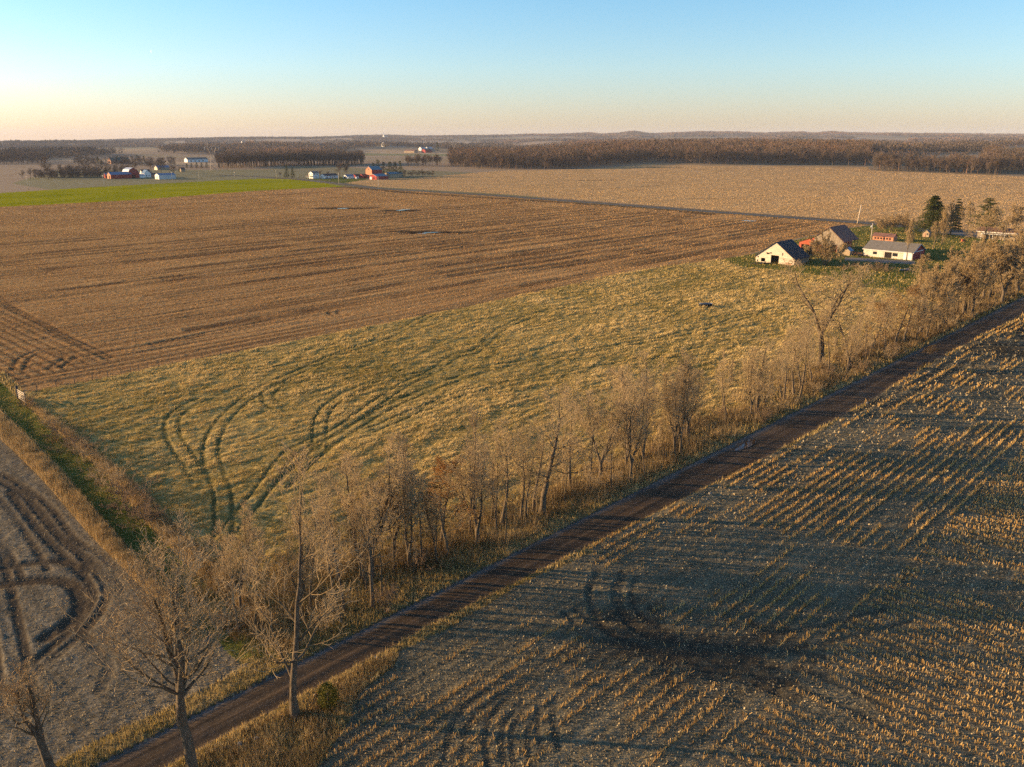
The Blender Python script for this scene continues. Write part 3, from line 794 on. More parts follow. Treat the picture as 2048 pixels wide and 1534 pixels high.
def tubes(segs, k):
    A = np.array([(*s[0], *s[1], s[2], s[3]) for s in segs]); n = len(A)
    p, q, ra, rb = A[:, :3], A[:, 3:6], A[:, 6], A[:, 7]
    d = q - p; d /= np.linalg.norm(d, axis=1)[:, None] + 1e-9
    ref = np.where(np.abs(d[:, 2:3]) < .9, [[0, 0, 1.]], [[1., 0, 0]])
    t = np.cross(d, ref); t /= np.linalg.norm(t, axis=1)[:, None] + 1e-9; w = np.cross(d, t)
    g = np.arange(k) * 2 * np.pi / k
    ring = t[:, None] * np.cos(g)[None, :, None] + w[:, None] * np.sin(g)[None, :, None]
    V = np.concatenate([p[:, None] + ring * ra[:, None, None], q[:, None] + ring * rb[:, None, None]], 1).reshape(-1, 3)
    i = np.arange(k); f = np.stack([i, (i + 1) % k, (i + 1) % k + k, i + k], 1)
    F = (f[None] + (np.arange(n) * 2 * k)[:, None, None]).reshape(-1, 4)
    return V, F, np.repeat(np.clip(1 - ra / .06, 0, 1), 2 * k)

def m_bark():
    t = NT('grey_brown_bark'); c = t.co(0, (6, 6, 1.2)); f = t.noise(c, 2, 4, .7)
    k = t.ramp(f, [(.35, (.06, .047, .034)), (.6, (.15, .115, .078)), (.75, (.25, .20, .135))])
    return t.finish(k, .95, t.bump(f, .8, .05), .1)
M['bark'] = m_bark()
M['twigs'] = tinted('bare_twigs', [(0, (.11, .086, .055)), (.6, (.27, .20, .115)), (1, (.42, .315, .185))], .9)
M['twigs_pale'] = tinted('far_twigs_lightened', [(0, (.15, .115, .07)), (.6, (.33, .24, .13)), (1, (.48, .355, .21))], .9)  # twigs of far crowns, colour lightened to offset their own shade
M['twigs_red'] = tinted('reddish_twigs', [(0, (.09, .068, .052)), (.7, (.19, .135, .09)), (1, (.27, .19, .12))], .9)
M['oak_leaves'] = tinted('clinging_oak_leaves', [(0, (.17, .075, .025)), (.5, (.32, .15, .045)), (1, (.45, .24, .08))], .8, .3)
M['needles'] = tinted('dark_conifer_needles', [(0, (.03, .042, .016)), (.5, (.07, .09, .028)), (1, (.15, .15, .048))], .8, .15)

TREE = {}
FARK = {'oak_a': 'far_oak', 'oak_b': 'far_oak', 'maple': 'far_maple', 'ash_a': 'far_ash', 'ash_b': 'far_ash', 'ash_c': 'far_ash', 'bush': 'far_bush'}
def proto(key, H, twmat='twigs', leaves=0, **kw):
    multi = kw.pop('multi', None); r0_ = kw.pop('r0', H * .016)
    if multi:
        # a clump: several stems leaning out from one foot
        fr, tw = [], []; g_ = random.Random(hash_(key))
        for q in range(multi[0]):
            a_ = 6.28 * q / multi[0] + g_.uniform(-.3, .3); t_ = R(multi[1]) * (g_.uniform(.25, 1) if q else .05)
            m_ = Matrix.Rotation(a_, 3, 'Z') @ Matrix.Rotation(t_, 3, 'Y'); o_ = Vector((.25 * math.cos(a_), .25 * math.sin(a_), 0))
            f1_, t1_ = tree_segs(hash_(key) + q * 31, H * g_.uniform(.75, 1.02), r0_, **kw)
            for L_, S_ in ((fr, f1_), (tw, t1_)):
                L_ += [(tuple(m_ @ Vector(s[0]) + o_), tuple(m_ @ Vector(s[1]) + o_), s[2], s[3]) for s in S_]
    else:
        fr, tw = tree_segs(hash_(key), H, r0_, **kw)
    k_ = H / max(s[1][2] for s in fr + tw)
    fr, tw = [[(tuple(c * k_ for c in s[0]), tuple(c * k_ for c in s[1]), s[2], s[3]) for s in L_] for L_ in (fr, tw)]
    big = [s for s in fr if s[2] > .09]; mid = [s for s in fr if s[2] <= .09]
    Vb, Fb, Tb = tubes(big, 8) if big else (np.zeros((0, 3)), np.zeros((0, 4), int), np.zeros(0))
    trunk = mk('trunk', Vb, Fb, M['bark'], {'tint': Tb}, smooth_=True, link=False)
    L = [tubes(tw, 3)]
    if mid: L.append(tubes(mid, 4))
    V, F, T = cat_(L)
    if leaves:
        # dead leaves held along the twigs
        S = np.array([(*s[0], *s[1]) for s in tw]); j = rs.randint(0, len(S), leaves)
        q = S[j, :3] + (S[j, 3:] - S[j, :3]) * rs.rand(leaves, 1) + rs.normal(0, .12, (leaves, 3))
        lf = litter(q, rs.uniform(.14, .26, leaves), rs.uniform(.08, .14, leaves), rs.rand(leaves))
        lm = mk('leaves', lf[0], lf[1], M['oak_leaves'], {'tint': lf[2]}, link=False)
    else: lm = None
    crown = mk('crown', V, F, M[twmat], {'tint': T}, link=False)
    TREE[key] = (trunk, crown, lm, H)
def hash_(s):
    h = 7
    for c in s: h = (h * 131 + ord(c)) % 99991
    return h
proto('near_a', 19.5, r0=.33, base=.20, nlimb=11, ang=(22, 55), limb=.56, sub=(9, 6, 2.2), wob=.10, trop=.15, fork=.33)
proto('near_b', 19.5, r0=.24, base=.14, nlimb=14, ang=(20, 74), limb=.40, sub=(9, 6, 2.2), wob=.10, trop=.12)
proto('pollard', 8.5, r0=.29, base=.25, nlimb=10, ang=(35, 62), limb=.55, sub=(8, 7, 2.5), wob=.16, trop=.20, fork=.30, broken=True)
proto('oak_a', 15, r0=.30, base=.30, nlimb=12, ang=(38, 68), limb=.50, sub=(8, 5.5, 1.9), wob=.13, trop=.10, fork=.30)
proto('oak_b', 15, r0=.28, base=.25, nlimb=14, ang=(35, 75), limb=.46, sub=(8, 5.5, 1.9), wob=.14, trop=.08)
proto('ash_a', 15, r0=.19, base=.35, nlimb=14, ang=(22, 42), limb=.40, sub=(8, 5.5, 1.9), wob=.07, trop=.16)
proto('ash_b', 15, r0=.18, base=.30, nlimb=15, ang=(20, 40), limb=.40, sub=(8, 5.5, 1.9), wob=.08, trop=.18, fork=.12)
proto('ash_c', 15, r0=.15, base=.40, nlimb=12, ang=(25, 48), limb=.36, sub=(8, 5.5, 1.9), wob=.08, trop=.14)
proto('maple', 15, r0=.22, base=.28, nlimb=16, ang=(25, 55), limb=.44, sub=(8.5, 5.5, 1.9), wob=.09, trop=.12, fork=.2)
proto('leafy', 12, r0=.17, base=.22, nlimb=14, ang=(35, 70), limb=.40, sub=(8, 6, 2.4), wob=.11, trop=.08, leaves=2600)
proto('sap_a', 8, r0=.075, base=.35, nlimb=9, ang=(25, 50), limb=.34, sub=(7, 5, 2), wob=.07, trop=.15)
proto('sap_b', 8, r0=.065, base=.25, nlimb=10, ang=(25, 45), limb=.34, sub=(7, 5, 2), wob=.09, trop=.16)
proto('sap_c', 8, r0=.085, base=.45, nlimb=8, ang=(30, 55), limb=.38, sub=(7, 5, 2), wob=.10, trop=.12)
proto('shrub_a', 3.2, 'twigs', multi=(9, 52), r0=.03, base=.15, nlimb=8, ang=(18, 45), limb=.42, sub=(5, 4, 2), wob=.10, trop=.08, rmin=.009)
proto('shrub_b', 2.6, 'twigs_red', multi=(11, 62), r0=.028, base=.12, nlimb=8, ang=(18, 48), limb=.42, sub=(5, 4, 2), wob=.12, trop=.06, rmin=.009)
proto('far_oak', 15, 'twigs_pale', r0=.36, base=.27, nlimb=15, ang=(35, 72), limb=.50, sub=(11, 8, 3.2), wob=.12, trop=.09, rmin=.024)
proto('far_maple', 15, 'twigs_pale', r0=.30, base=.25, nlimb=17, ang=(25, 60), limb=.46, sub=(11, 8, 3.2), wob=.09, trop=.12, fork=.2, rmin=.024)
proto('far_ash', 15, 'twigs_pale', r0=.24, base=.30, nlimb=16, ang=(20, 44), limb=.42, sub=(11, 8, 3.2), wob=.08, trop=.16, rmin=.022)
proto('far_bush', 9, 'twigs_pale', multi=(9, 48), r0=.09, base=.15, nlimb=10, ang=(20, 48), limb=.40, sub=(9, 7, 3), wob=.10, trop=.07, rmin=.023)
proto('bush', 9, 'twigs', multi=(7, 45), r0=.09, base=.15, nlimb=9, ang=(20, 48), limb=.40, sub=(8, 5.5, 1.9), wob=.10, trop=.07)

def tree(key, p, h, label, group=None, rz=None, cat='tree', name='bare_tree', sxy=1.0):
    if math.hypot(p[0], p[1]) > 190: key = FARK.get(key, key)
    tr, cr, lf, H = TREE[key]
    s = h / H
    o = thing(name, p, label, cat, rs.uniform(0, 6.28) if rz is None else rz, group)
    o.scale = (s * sxy, s * sxy, s)
    put('trunk', tr, o); put('crown', cr, o)
    if lf: put('leaves', lf, o)
    return o
def tree_px(key, bx, by, ty, label, group=None, **kw):
    p = at(bx, by); h = top_z(p, ty) - p[2]
    return tree(key, p, max(h, 1.0), label, group, **kw)

RG = 'bare trees along the dirt road'
tree_px('near_a', 395, 1585, 1035, 'tall bare tree with a forked trunk rising through the bottom edge of the photo', RG, rz=.6, sxy=1.2)
tree_px('near_b', 590, 1432, 905, 'tall straight bare tree standing on the grassy bank between road and corn field', RG, rz=2.1, sxy=1.15)
tree_px('pollard', 104, 1545, 1300, 'short stubby bare tree with thick broken limbs in the grey field corner', RG, rz=1.2)
ROW = [('maple', 743, 1153, 880, 'leaning bare tree with two long bent stems, first big one past the thicket'),
 ('ash_b', 818, 1133, 860, 'dark twin stemmed bare tree in front of the orange leaved young oak'),
 ('ash_c', 843, 1128, 930, 'slim pale bare tree close beside the dark twin stemmed one'),
 ('leafy', 893, 1107, 930, 'young oak still holding orange leaves among the bare roadside trees'),
 ('ash_b', 954, 1088, 805, 'dense upright double trunk tree, tallest before the middle of the road row'),
 ('ash_a', 1004, 1048, 830, 'slender upright bare tree just beyond the dense double trunk one'),
 ('ash_c', 1050, 1038, 860, 'thin pale bare tree leaning slightly between two upright ones'),
 ('oak_b', 1084, 1028, 770, 'crooked pale bare tree with elbowed branches in the middle of the row'),
 ('ash_a', 1139, 978, 770, 'bare tree with a dark narrow trunk and feathery tan twigs'),
 ('ash_c', 1180, 984, 800, 'thin bare tree with a light trunk by the brambles before the puddle'),
 ('maple', 1200, 960, 760, 'broad twiggy bare tree behind the brambles'),
 ('oak_a', 1256, 917, 715, 'single dark straight trunk bare tree standing alone with a high crown'),
 ('ash_b', 1353, 897, 702, 'pale barked bare tree with low sweeping branches near the road puddle'),
 ('ash_a', 1378, 873, 730, 'grey bare tree with a slanting upper fork beside the pale barked one'),
 ('ash_c', 1451, 848, 712, 'bare tree with a pale slim trunk directly behind the blue road puddle'),
 ('oak_b', 1514, 824, 655, 'sturdy bare tree with flat side branches just past the puddle'),
 ('ash_a', 1587, 792, 650, 'upright bare tree before the great spreading oak'),
 ('oak_a', 1642, 730, 520, 'great spreading bare oak with heavy limbs, largest crown by the pasture'),
 ('oak_b', 1697, 738, 600, 'leaning dark trunk bare tree just right of the great oak'),
 ('ash_c', 1622, 770, 640, 'small light stemmed bare tree in front of the great oak'),
 ('leafy', 1790, 690, 570, 'rusty brown leaved tree among bare ones right of the great oak'),
 ('leafy', 1745, 700, 600, 'smaller rusty leaved tree between the great oak and the taller rusty one'),
 ('oak_b', 1807, 684, 580, 'dark trunk bare tree standing in front of the rusty leaved tree'),
 ('maple', 1853, 680, 590, 'low dark forked bare tree at the second road puddle'),
 ('ash_a', 1883, 650, 520, 'tall feathery bare tree between the second puddle and the clump'),
 ('ash_b', 1926, 632, 480, 'tall bare tree with a bright twiggy crown over the clump of stems'),
 ('ash_b', 1942, 636, 500, 'clump of several pale stems growing from one foot at the road edge'),
 ('maple', 2003, 606, 470, 'slim bare tree near the right edge where the road leaves the photo'),
 ('oak_b', 2035, 585, 450, 'dark bare tree at the far right end of the roadside row'),
 ('ash_a', 1965, 600, 470, 'bare tree behind the clump of pale stems')]
for k, bx, by, ty, lab in ROW: tree_px(k, bx, by, ty, lab, RG, sxy=1.4)
# young trees and shrubs that crowd the row
keys = ['sap_a', 'sap_b', 'sap_c', 'ash_c']
n = 0
while n < 92:
    u = rs.uniform(26, 265); v = float(vup(u)) + rs.uniform(1.5, 9)
    if 62 < u < 150 and rs.rand() < .35: continue
    k = keys[rs.randint(4)]; p = xy(u, v); z = float(zground(p[:1], p[1:])[0])
    h = rs.uniform(4, 9) * (1.15 if u < 60 or u > 170 else .95)
    if k == 'ash_c': h *= 1.3
    tree(k, (p[0], p[1], z), h, 'thin bare sapling crowding the foot of the roadside tree row', 'saplings in the roadside row', name='bare_sapling', cat='sapling'); n += 1
for j in range(16):
    u = rs.uniform(27, 44); v = float(vup(u)) + rs.uniform(3, 14); p = xy(u, v); z = float(zground(p[:1], p[1:])[0])
    tree(['ash_c', 'maple', 'sap_a', 'ash_a'][j % 4], (p[0], p[1], z), rs.uniform(7, 12), 'grey bare tree in the tangled thicket where the lane meets the road', 'trees of the thicket at the lane mouth')
for j in range(52):
    u = 34 + 234 * rs.rand(); v = float(vup(u)) + rs.uniform(2, 9.5); p = xy(u, v); z = float(zground(p[:1], p[1:])[0])
    tree(['ash_a', 'ash_b', 'maple', 'oak_b', 'ash_c'][j % 5], (p[0], p[1], z), rs.uniform(8.5, 14), 'slender grey bare tree filling the roadside row between the bigger ones', 'slender trees of the roadside row')
for j in range(36):
    u = rs.uniform(24, 268); v = float(vup(u)) + rs.uniform(1.2, 8); p = xy(u, v); z = float(zground(p[:1], p[1:])[0])
    tree(['shrub_a', 'shrub_b'][j % 2], (p[0], p[1], z), rs.uniform(1.5, 3.2), 'twiggy brown shrub under the roadside trees', 'shrubs under the roadside trees', name='shrub', cat='shrub')
# bramble and weed stems under the trees
M['brush'] = tinted('bramble_stems', [(0, (.07, .05, .032)), (.4, (.17, .115, .06)), (.8, (.32, .225, .11)), (1, (.46, .34, .18))], .9, .15)
n = 130000
u = 27 + 330 * rs.rand(n) ** 1.3; v = vup(u) + np.abs(rs.normal(4.2, 2.8, n)) + 1.0 + np.clip((52 - u) / 22, 0, 1) * rs.uniform(0, 12, n)
x = u * UX + v * VX; y = u * UY + v * VY; ok = (np.abs(np.arctan2(x, y)) < R(42)); x, y = x[ok], y[ok]; r = np.hypot(x, y)
cl = fbm(x / 2.4, y / 2.4, 81); ok = rs.rand(len(x)) < 2.2 * (cl - .25); x, y, r, cl = x[ok], y[ok], r[ok], cl[ok]
P = np.column_stack([x, y, zground(x, y)]); n = len(P)
stuff('roadside_brush', [blades(P, rs.uniform(.35, 1.0, n) * (.6 + 2.0 * (cl - .2)) * 1.25, rs.uniform(.02, .05, n) * np.clip(r / 90, .8, 3), .45, np.clip(rs.rand(n) * .8 + (fbm(x / 9, y / 9, 82) - .4), 0, 1))], M['brush'], 'tangle of brambles and dead weeds under the roadside trees', 'brambles')
P = np.stack([rs.uniform(P_bank[:, 0].min(), P_bank[:, 0].max(), 60000), rs.uniform(P_bank[:, 1].min(), P_bank[:, 1].max(), 60000)], 1)
P = P[inpoly(P[:, 0], P[:, 1], P_bank)]; P = P[rs.rand(len(P)) < 1.6 * (fbm(P[:, 0] / 1.7, P[:, 1] / 1.7, 83) - .2)][:12000]
P = np.column_stack([P, zground(P[:, 0], P[:, 1])]); n = len(P)
stuff('bank_weeds', [blades(P, rs.uniform(.15, .8, n), rs.uniform(.02, .04, n), .45, np.clip(rs.rand(n) * .7 + fbm(P[:, 0] / 3, P[:, 1] / 3, 84) - .25, 0, 1))], M['brush'], 'brown dead weeds on the bank at the foot of the straight tall tree', 'weeds')
p = at(657, 1412); g_ = np.random.RandomState(8); n = 1500; a_ = g_.uniform(0, 6.28, n); f_ = g_.rand(n); rr_ = .75 * np.sqrt(np.clip(1 - (f_ - .35) ** 2 / .45, .05, 1)) * g_.uniform(.5, 1.05, n)
o = thing('evergreen_bush', p, 'dark green round bush on the bank right of the straight tall tree', 'bush')
v_, f2_, t_ = litter(np.stack([np.cos(a_) * rr_, np.sin(a_) * rr_, .1 + 1.7 * f_], 1), g_.uniform(.1, .22, n), g_.uniform(.05, .1, n), g_.rand(n))
M['evergreen'] = tinted('yellow_green_evergreen', [(0, (.03, .04, .012)), (1, (.13, .12, .03))], .85, .2)
mk('crown', v_, f2_, M['evergreen'], {'tint': t_}, o); MB().bar((0, 0, -.1), (0, 0, 1.3), .07, 6).build('trunk', M['bark'], o)
# shrubs along the lane fence row and the pasture edge
for bx, by, ty, w_, lab in [(55, 812, 786, 1.0, 'small twiggy brown shrub behind the wooden gate'), (100, 858, 828, 1.2, 'low brown shrub on the lane bank near the gate'), (118, 880, 846, 1.2, 'dark brown shrub on the lane bank, second from the gate end'),
   (150, 905, 862, 1.3, 'grey twiggy shrub with a dark foot halfway down the lane bank'), (172, 925, 880, 1.2, 'wide grey brown shrub next to the halfway one on the lane bank'), (200, 955, 915, 1.0, 'small shrub in the gap of the lane bank'),
   (228, 985, 925, 1.2, 'round brown shrub on the lane bank towards the road'), (262, 1020, 955, 1.3, 'largest round grey brown shrub on the lane bank'), (290, 1050, 1000, 1.1, 'lowest shrub of the lane bank before the thicket')]:
    tree_px('shrub_b' if bx % 4 else 'shrub_a', bx, by, ty, lab, 'shrubs on the lane bank', name='shrub', cat='shrub', sxy=w_)
for bx, by, ty, lab in [(1158, 570, 557, 'dark round bush on the field edge, biggest of three in a line'), (1184, 565, 554, 'middle round bush of the three on the field edge'), (1203, 560, 553, 'small pale bush at the end of the three on the field edge'),
   (1070, 584, 576, 'tiny lone bush on the grass edge of the brown field'), (118, 768, 758, 'reddish weed clump at the field corner beyond the gate')]:
    tree_px('shrub_b', bx, by, ty, lab, 'bushes on the pasture edge', name='bush', cat='bush', sxy=1.1)
# farmyard trees
FG = 'bare trees of the farmyard'
for k, bx, by, ty, lab, w_ in [('bush', 1650, 531, 455, 'big round twiggy bush tree beside the weathered gable barn', .8), ('bush', 1618, 520, 478, 'lower twiggy bush between the gable barn and the red barn', 1.0),
   ('bush', 1783, 460, 425, 'round tan thicket tree behind the rusty roofed shed', 1.1), ('bush', 1812, 462, 422, 'tan thicket tree beside the wooden playhouse', .9), ('bush', 1763, 462, 432, 'smaller tan thicket at the road end of the farmyard', 1.0),
   ('ash_b', 1812, 521, 440, 'two stemmed pale tree in front of the white garage door', .7), ('oak_a', 1866, 497, 440, 'dark small tree with a v shaped trunk behind the garage', .9),
   ('maple', 1883, 488, 408, 'pale v trunk tree between playhouse and driveway', .8), ('maple', 1900, 470, 398, 'tall reddish brown crowned tree behind the tall spruce', .9), ('ash_a', 1916, 462, 402, 'straight dark trunk tree by the driveway', .9),
   ('oak_b', 1935, 456, 400, 'wide crowned tree beyond the driveway at the field edge', .9), ('oak_a', 1969, 500, 410, 'large dark trunk tree in front of the white trimmed house', 1.1), ('maple', 2025, 470, 402, 'big spreading tree at the right edge behind the house', 1.1),
   ('oak_b', 2000, 488, 440, 'twiggy tree right in front of the house porch', 1.0), ('oak_a', 1840, 560, 505, 'low dark spreading tree between garage and hedge', 1.3), ('maple', 1900, 560, 490, 'twiggy bare tree behind the hedge below the garage', 1.0), ('ash_b', 1955, 545, 470, 'bright twiggy tree in the hedge below the house', 1.1), ('bush', 2015, 530, 470, 'tall golden brown thicket at the right edge below the house', 1.0), ('bush', 1975, 540, 492, 'golden brown thicket in the hedge below the house', 1.0)]:
    tree_px(k, bx, by, ty, lab, FG, sxy=w_)
for bx, by, ty, lab, w_ in [(1752, 541, 522, 'orange tan dead brush clump in front of the garage drive', 1.5), (1768, 543, 524, 'low tan brush clump beside the orange one', 1.5), (1712, 534, 521, 'reddish weed clump near the junk pile', 1.6), (1690, 540, 527, 'dark weed clump under the big bush tree', 1.4)]:
    tree_px('shrub_b', bx, by, ty, lab, 'brush clumps in the farmyard', name='shrub', cat='shrub', sxy=w_)

# ------------------------------------------------------------------ conifers
def conifer(p, h, label, w=.22, seed=1, pine=False, n=26, group=None):
    rg_ = np.random.RandomState(seed)
    o = thing('pine_tree' if pine else 'spruce_tree', p, label, 'tree', 0, group)
    MB().bar((0, 0, -.1), (0, 0, h * .97), h * .018, 7, .03).build('trunk', M['bark'], o)
    L = []; lv = np.linspace(.32 if pine else .10, .98, n)
    for k, f in enumerate(lv):
        nb = rg_.randint(4, 7) if pine else rg_.randint(6, 10)
        for b_ in range(nb):
            a = rg_.uniform(0, 6.28)
            ln = h * w * ((1 - f) ** .75 + .10) * rg_.uniform(.6, 1.2) * (1.25 if pine else 1)
            if pine and rg_.rand() < .12: continue
            m = 70
            t = rg_.rand(m) ** .7
            drop = (.05 if pine else -.25) * t * ln
            q = np.stack([np.cos(a) * t * ln, np.sin(a) * t * ln, f * h + drop], 1) + rg_.normal(0, .10 * ln + .05, (m, 3)) * [1, 1, .35 if pine else .6]
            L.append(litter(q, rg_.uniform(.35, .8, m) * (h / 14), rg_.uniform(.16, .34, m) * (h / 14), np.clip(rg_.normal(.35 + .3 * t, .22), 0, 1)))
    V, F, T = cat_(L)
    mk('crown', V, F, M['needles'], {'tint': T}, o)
    return o
def conifer_px(bx, by, ty, label, **kw):
    p = at(bx, by); return conifer(p, top_z(p, ty) - p[2], label, **kw)
conifer_px(1860, 470, 391, 'tall dark green spruce behind the garage', seed=3, w=.52, n=30)
conifer_px(1909, 462, 398, 'thin dark spruce top among bare trees by the driveway', seed=4, w=.20, n=12)
conifer_px(1968, 478, 397, 'layered green pine left of the white trimmed house', seed=5, pine=True, w=.46, n=17)
# ------------------------------------------------------------------ buildings
RZ_U, RZ_V = -R(43.7), R(90 - 43.7)       # ridge along the road / ridge square to the road
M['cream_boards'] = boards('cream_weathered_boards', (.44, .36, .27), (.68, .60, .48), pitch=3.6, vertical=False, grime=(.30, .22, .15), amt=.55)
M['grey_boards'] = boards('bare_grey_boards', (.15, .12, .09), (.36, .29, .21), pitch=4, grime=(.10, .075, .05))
M['red_boards'] = boards('faded_red_boards', (.30, .065, .035), (.48, .12, .06), pitch=4, grime=(.22, .12, .08))
M['red_paint'] = boards('barn_red_paint', (.25, .03, .026), (.34, .045, .038), pitch=3, grime=(.16, .03, .025))
M['salmon_and_lit_red'] = boards('faded_salmon_and_lit_red', (.42, .17, .10), (.52, .25, .15), pitch=3, grime=(.34, .14, .09))  # salmon boards, and the sunlit tone of the red barns' gables
M['dark_roof'] = boards('dark_patched_roof', (.028, .03, .036), (.07, .07, .078), pitch=1.6, grime=(.11, .06, .04), amt=.5)
M['rust_roof'] = boards('rusty_tin_roof', (.13, .055, .045), (.24, .14, .11), pitch=2.2, grime=(.14, .045, .03), amt=.7)
M['grey_shingle'] = plain('grey_shingles', (.17, .155, .135), .9, .25, 1.2)
M['teal_metal'] = plain('teal_metal_roof', (.045, .16, .21), .45, .15, .4, .5)
M['blue_metal'] = plain('blue_grey_metal_roof', (.10, .17, .27), .45, .15, .4, .5)
M['pale_metal_and_shaded_white'] = plain('pale_galvanised_and_shaded_white', (.42, .44, .46), .4, .15, .8, .5, .3)  # bare metal, and the shaded tone of the white barn's side
M['green_roof'] = plain('green_metal_roof', (.04, .10, .075), .6, .15, .5)
M['white_paint'] = plain('white_paint', (.72, .71, .68), .7, .08, 1.0)
M['white_boards'] = boards('white_boards', (.48, .43, .35), (.66, .61, .52), pitch=3, vertical=True, grime=(.42, .36, .28), amt=.5)
M['brick'] = plain('salmon_brick', (.42, .23, .15), .9, .2, 2)
M['tan_siding'] = plain('tan_siding', (.33, .25, .165), .85, .12, 1.2)
M['glass_dark'] = plain('dark_window_glass', (.02, .024, .03), .12, .1, 1, .6)
M['dark_gap'] = plain('dark_doorway', (.015, .012, .01), .95, .2, 1)
M['wood_post'] = plain('weathered_post', (.16, .125, .09), .9, .3, 4)
M['pole_wood'] = plain('pole_wood', (.58, .48, .36), .85, .2, 3)
M['steel'] = plain('tower_steel', (.30, .25, .21), .6, .15, 1, .4)
M['grey_metal'] = plain('grey_metal_can', (.4, .42, .44), .45, .1, 2, .5, .3)
M['rubber'] = plain('black_rubber', (.015, .015, .016), .8, .2, 3)

def boards_front(hw, prof, opens, y=0.0, t=.05, row=.24, zmax=9):
    """horizontal boards between the gable edges, leaving the openings open"""
    b = MB(); z = .05
    while z < zmax:
        z1 = z + row - .012; zm = (z + z1) / 2
        a, c = prof(zm)
        if c - a < .15: break
        cuts = sorted([(o[0], o[1]) for o in opens if o[2] < zm < o[3]])
        x = a; seg = []
        for o in cuts:
            if o[0] > x: seg.append((x, min(o[0], c)))
            x = max(x, o[1])
        if x < c: seg.append((x, c))
        for s in seg:
            # boards come in lengths
            e = s[0]
            while e < s[1] - .02:
                f = min(s[1], e + random.uniform(2.2, 4.5)); j = random.uniform(-.012, .012)
                b.box(e, f - .006, y + j - t / 2, y + j + t / 2, z, z1); e = f
        z += row
    return b

random.seed(5)
# --- the weathered gable barn
p = at(1549, 527); zb = p[2] - .05
W, Lb, EV, RD = 13.6, 10.5, 2.0, 7.0
ba = thing('gable_barn', (p[0], p[1], zb), 'weathered cream gable barn with an open dark doorway at the pasture edge', 'barn', RZ_U)
h = W / 2
def prof(z):
    if z < EV: return -h, h
    k = 1 - (z - EV) / (RD - EV); return -h * k, h * k
op = [(-1.35, 1.4, 0, 2.7), (-1.75, -1.3, 3.25, 3.75), (2.35, 2.8, 3.2, 3.7), (-3.1, -1.75, 2.85, 3.3), (-4.9, -3.4, .3, 1.5), (-6.2, -5.75, 1.5, 2.0), (-6.35, -5.85, .35, .85), (3.9, 6.1, .5, .85)]
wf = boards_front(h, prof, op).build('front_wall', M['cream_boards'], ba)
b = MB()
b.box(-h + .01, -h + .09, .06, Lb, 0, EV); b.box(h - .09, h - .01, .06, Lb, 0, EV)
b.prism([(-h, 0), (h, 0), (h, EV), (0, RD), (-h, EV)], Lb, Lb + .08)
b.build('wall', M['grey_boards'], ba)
b = MB(); sl = (RD - EV) / h
b.slab([(-h - .35, -.4, EV - .35 * sl + .06), (0.0, -.4, RD + .06), (0.0, Lb + .4, RD + .06), (-h - .35, Lb + .4, EV - .35 * sl + .06)][::-1], .09)
b.slab([(.005, -.4, RD + .06), (h + .35, -.4, EV - .35 * sl + .06), (h + .35, Lb + .4, EV - .35 * sl + .06), (.005, Lb + .4, RD + .06)][::-1], .09)
b.build('roof', M['dark_roof'], ba)
MB().box(-2.0, 2.5, -.16, -.05, 2.75, 3.15).build('door_track', M['cream_boards'], ba)
MB().box(-3.2, -1.38, -.13, -.05, .06, 2.65).build('sliding_door', M['cream_boards'], ba)
MB().box(4.0, 5.9, -.09, -.035, .2, .47).build('loose_board', M['salmon_and_lit_red'], ba)
tag(ba.children[-1], 'red board low on the barn front')
b = MB()
for x in (-4.4, -1.5, 1.5, 4.4):
    for y in (2.5, 6.0): b.bar((x, y, 0), (x, y, EV + (1 - abs(x) / h) * (RD - EV) - .15), .1, 4)
b.build('inner_post', M['wood_post'], ba)
# --- the red barn behind it
p = at(1654, 503.5)
rb = thing('red_barn', (p[0], p[1], p[2] - .1), 'large faded red and grey barn with a long sloping roof behind the round bush', 'barn', RZ_U)
Lb = 13.0; XL, XR, ZR = -10.8, 5.6, 8.9
def ptop(x):
    if x < -5.2: return 2.9 + (x - XL) * .36
    if x < 0: return 4.95 + (x + 5.2) * .76
    return ZR - x * .84
def vboards(x0, x1, top, opens, y=0.0, t=.05, w=.28):
    b = MB(); x = x0
    while x < x1 - .02:
        e = min(x + w - .01, x1); zt = min(top(x), top(e)) - .03; cuts = sorted([(o[2], o[3]) for o in opens if o[0] < (x + e) / 2 < o[1]]); z = .03; j = random.uniform(-.012, .012)
        for c in cuts + [(zt, 99)]:
            if c[0] > z: b.box(x, e, y + j - t / 2, y + j + t / 2, z, min(c[0], zt))
            z = c[1]
        x += w
    return b
op = [(-10.0, -7.0, 0, 2.1), (-4.6, -3.2, 2.6, 3.9)]
vboards(XL, -5.2, ptop, op).build('wall', M['red_boards'], rb); tag(rb.children[-1], 'bright red boarded side wing')
vboards(-5.19, XR, ptop, [(-4.6, -3.2, 2.6, 3.9), (1.0, 3.4, 0, 2.8)]).build('wall', M['grey_boards'], rb); tag(rb.children[-1], 'bare grey boarded main gable')
vboards(-6.4, .2, lambda x: 2.4, [], y=-.12).build('wall', M['red_boards'], rb)
b = MB(); b.box(XL + .02, XL + .1, .06, Lb, 0, 2.85); b.box(XL, -5.2, Lb, Lb + .08, 0, 2.9); b.prism([(-5.2, 0), (XR - 2.2, 0), (XR - 2.2, 6.3), (0, ZR - .1), (-5.2, 4.9)], Lb + .002, Lb + .09); b.box(XR - 2.3, XR - 2.2, .06, Lb, 0, 6.2)
b.build('wall', M['red_boards'], rb)
b = MB()
b.slab([(XL - .3, -.3, 2.87), (-5.2, -.3, 5.02), (-5.2, Lb + .3, 5.02), (XL - .3, Lb + .3, 2.87)][::-1], .09)
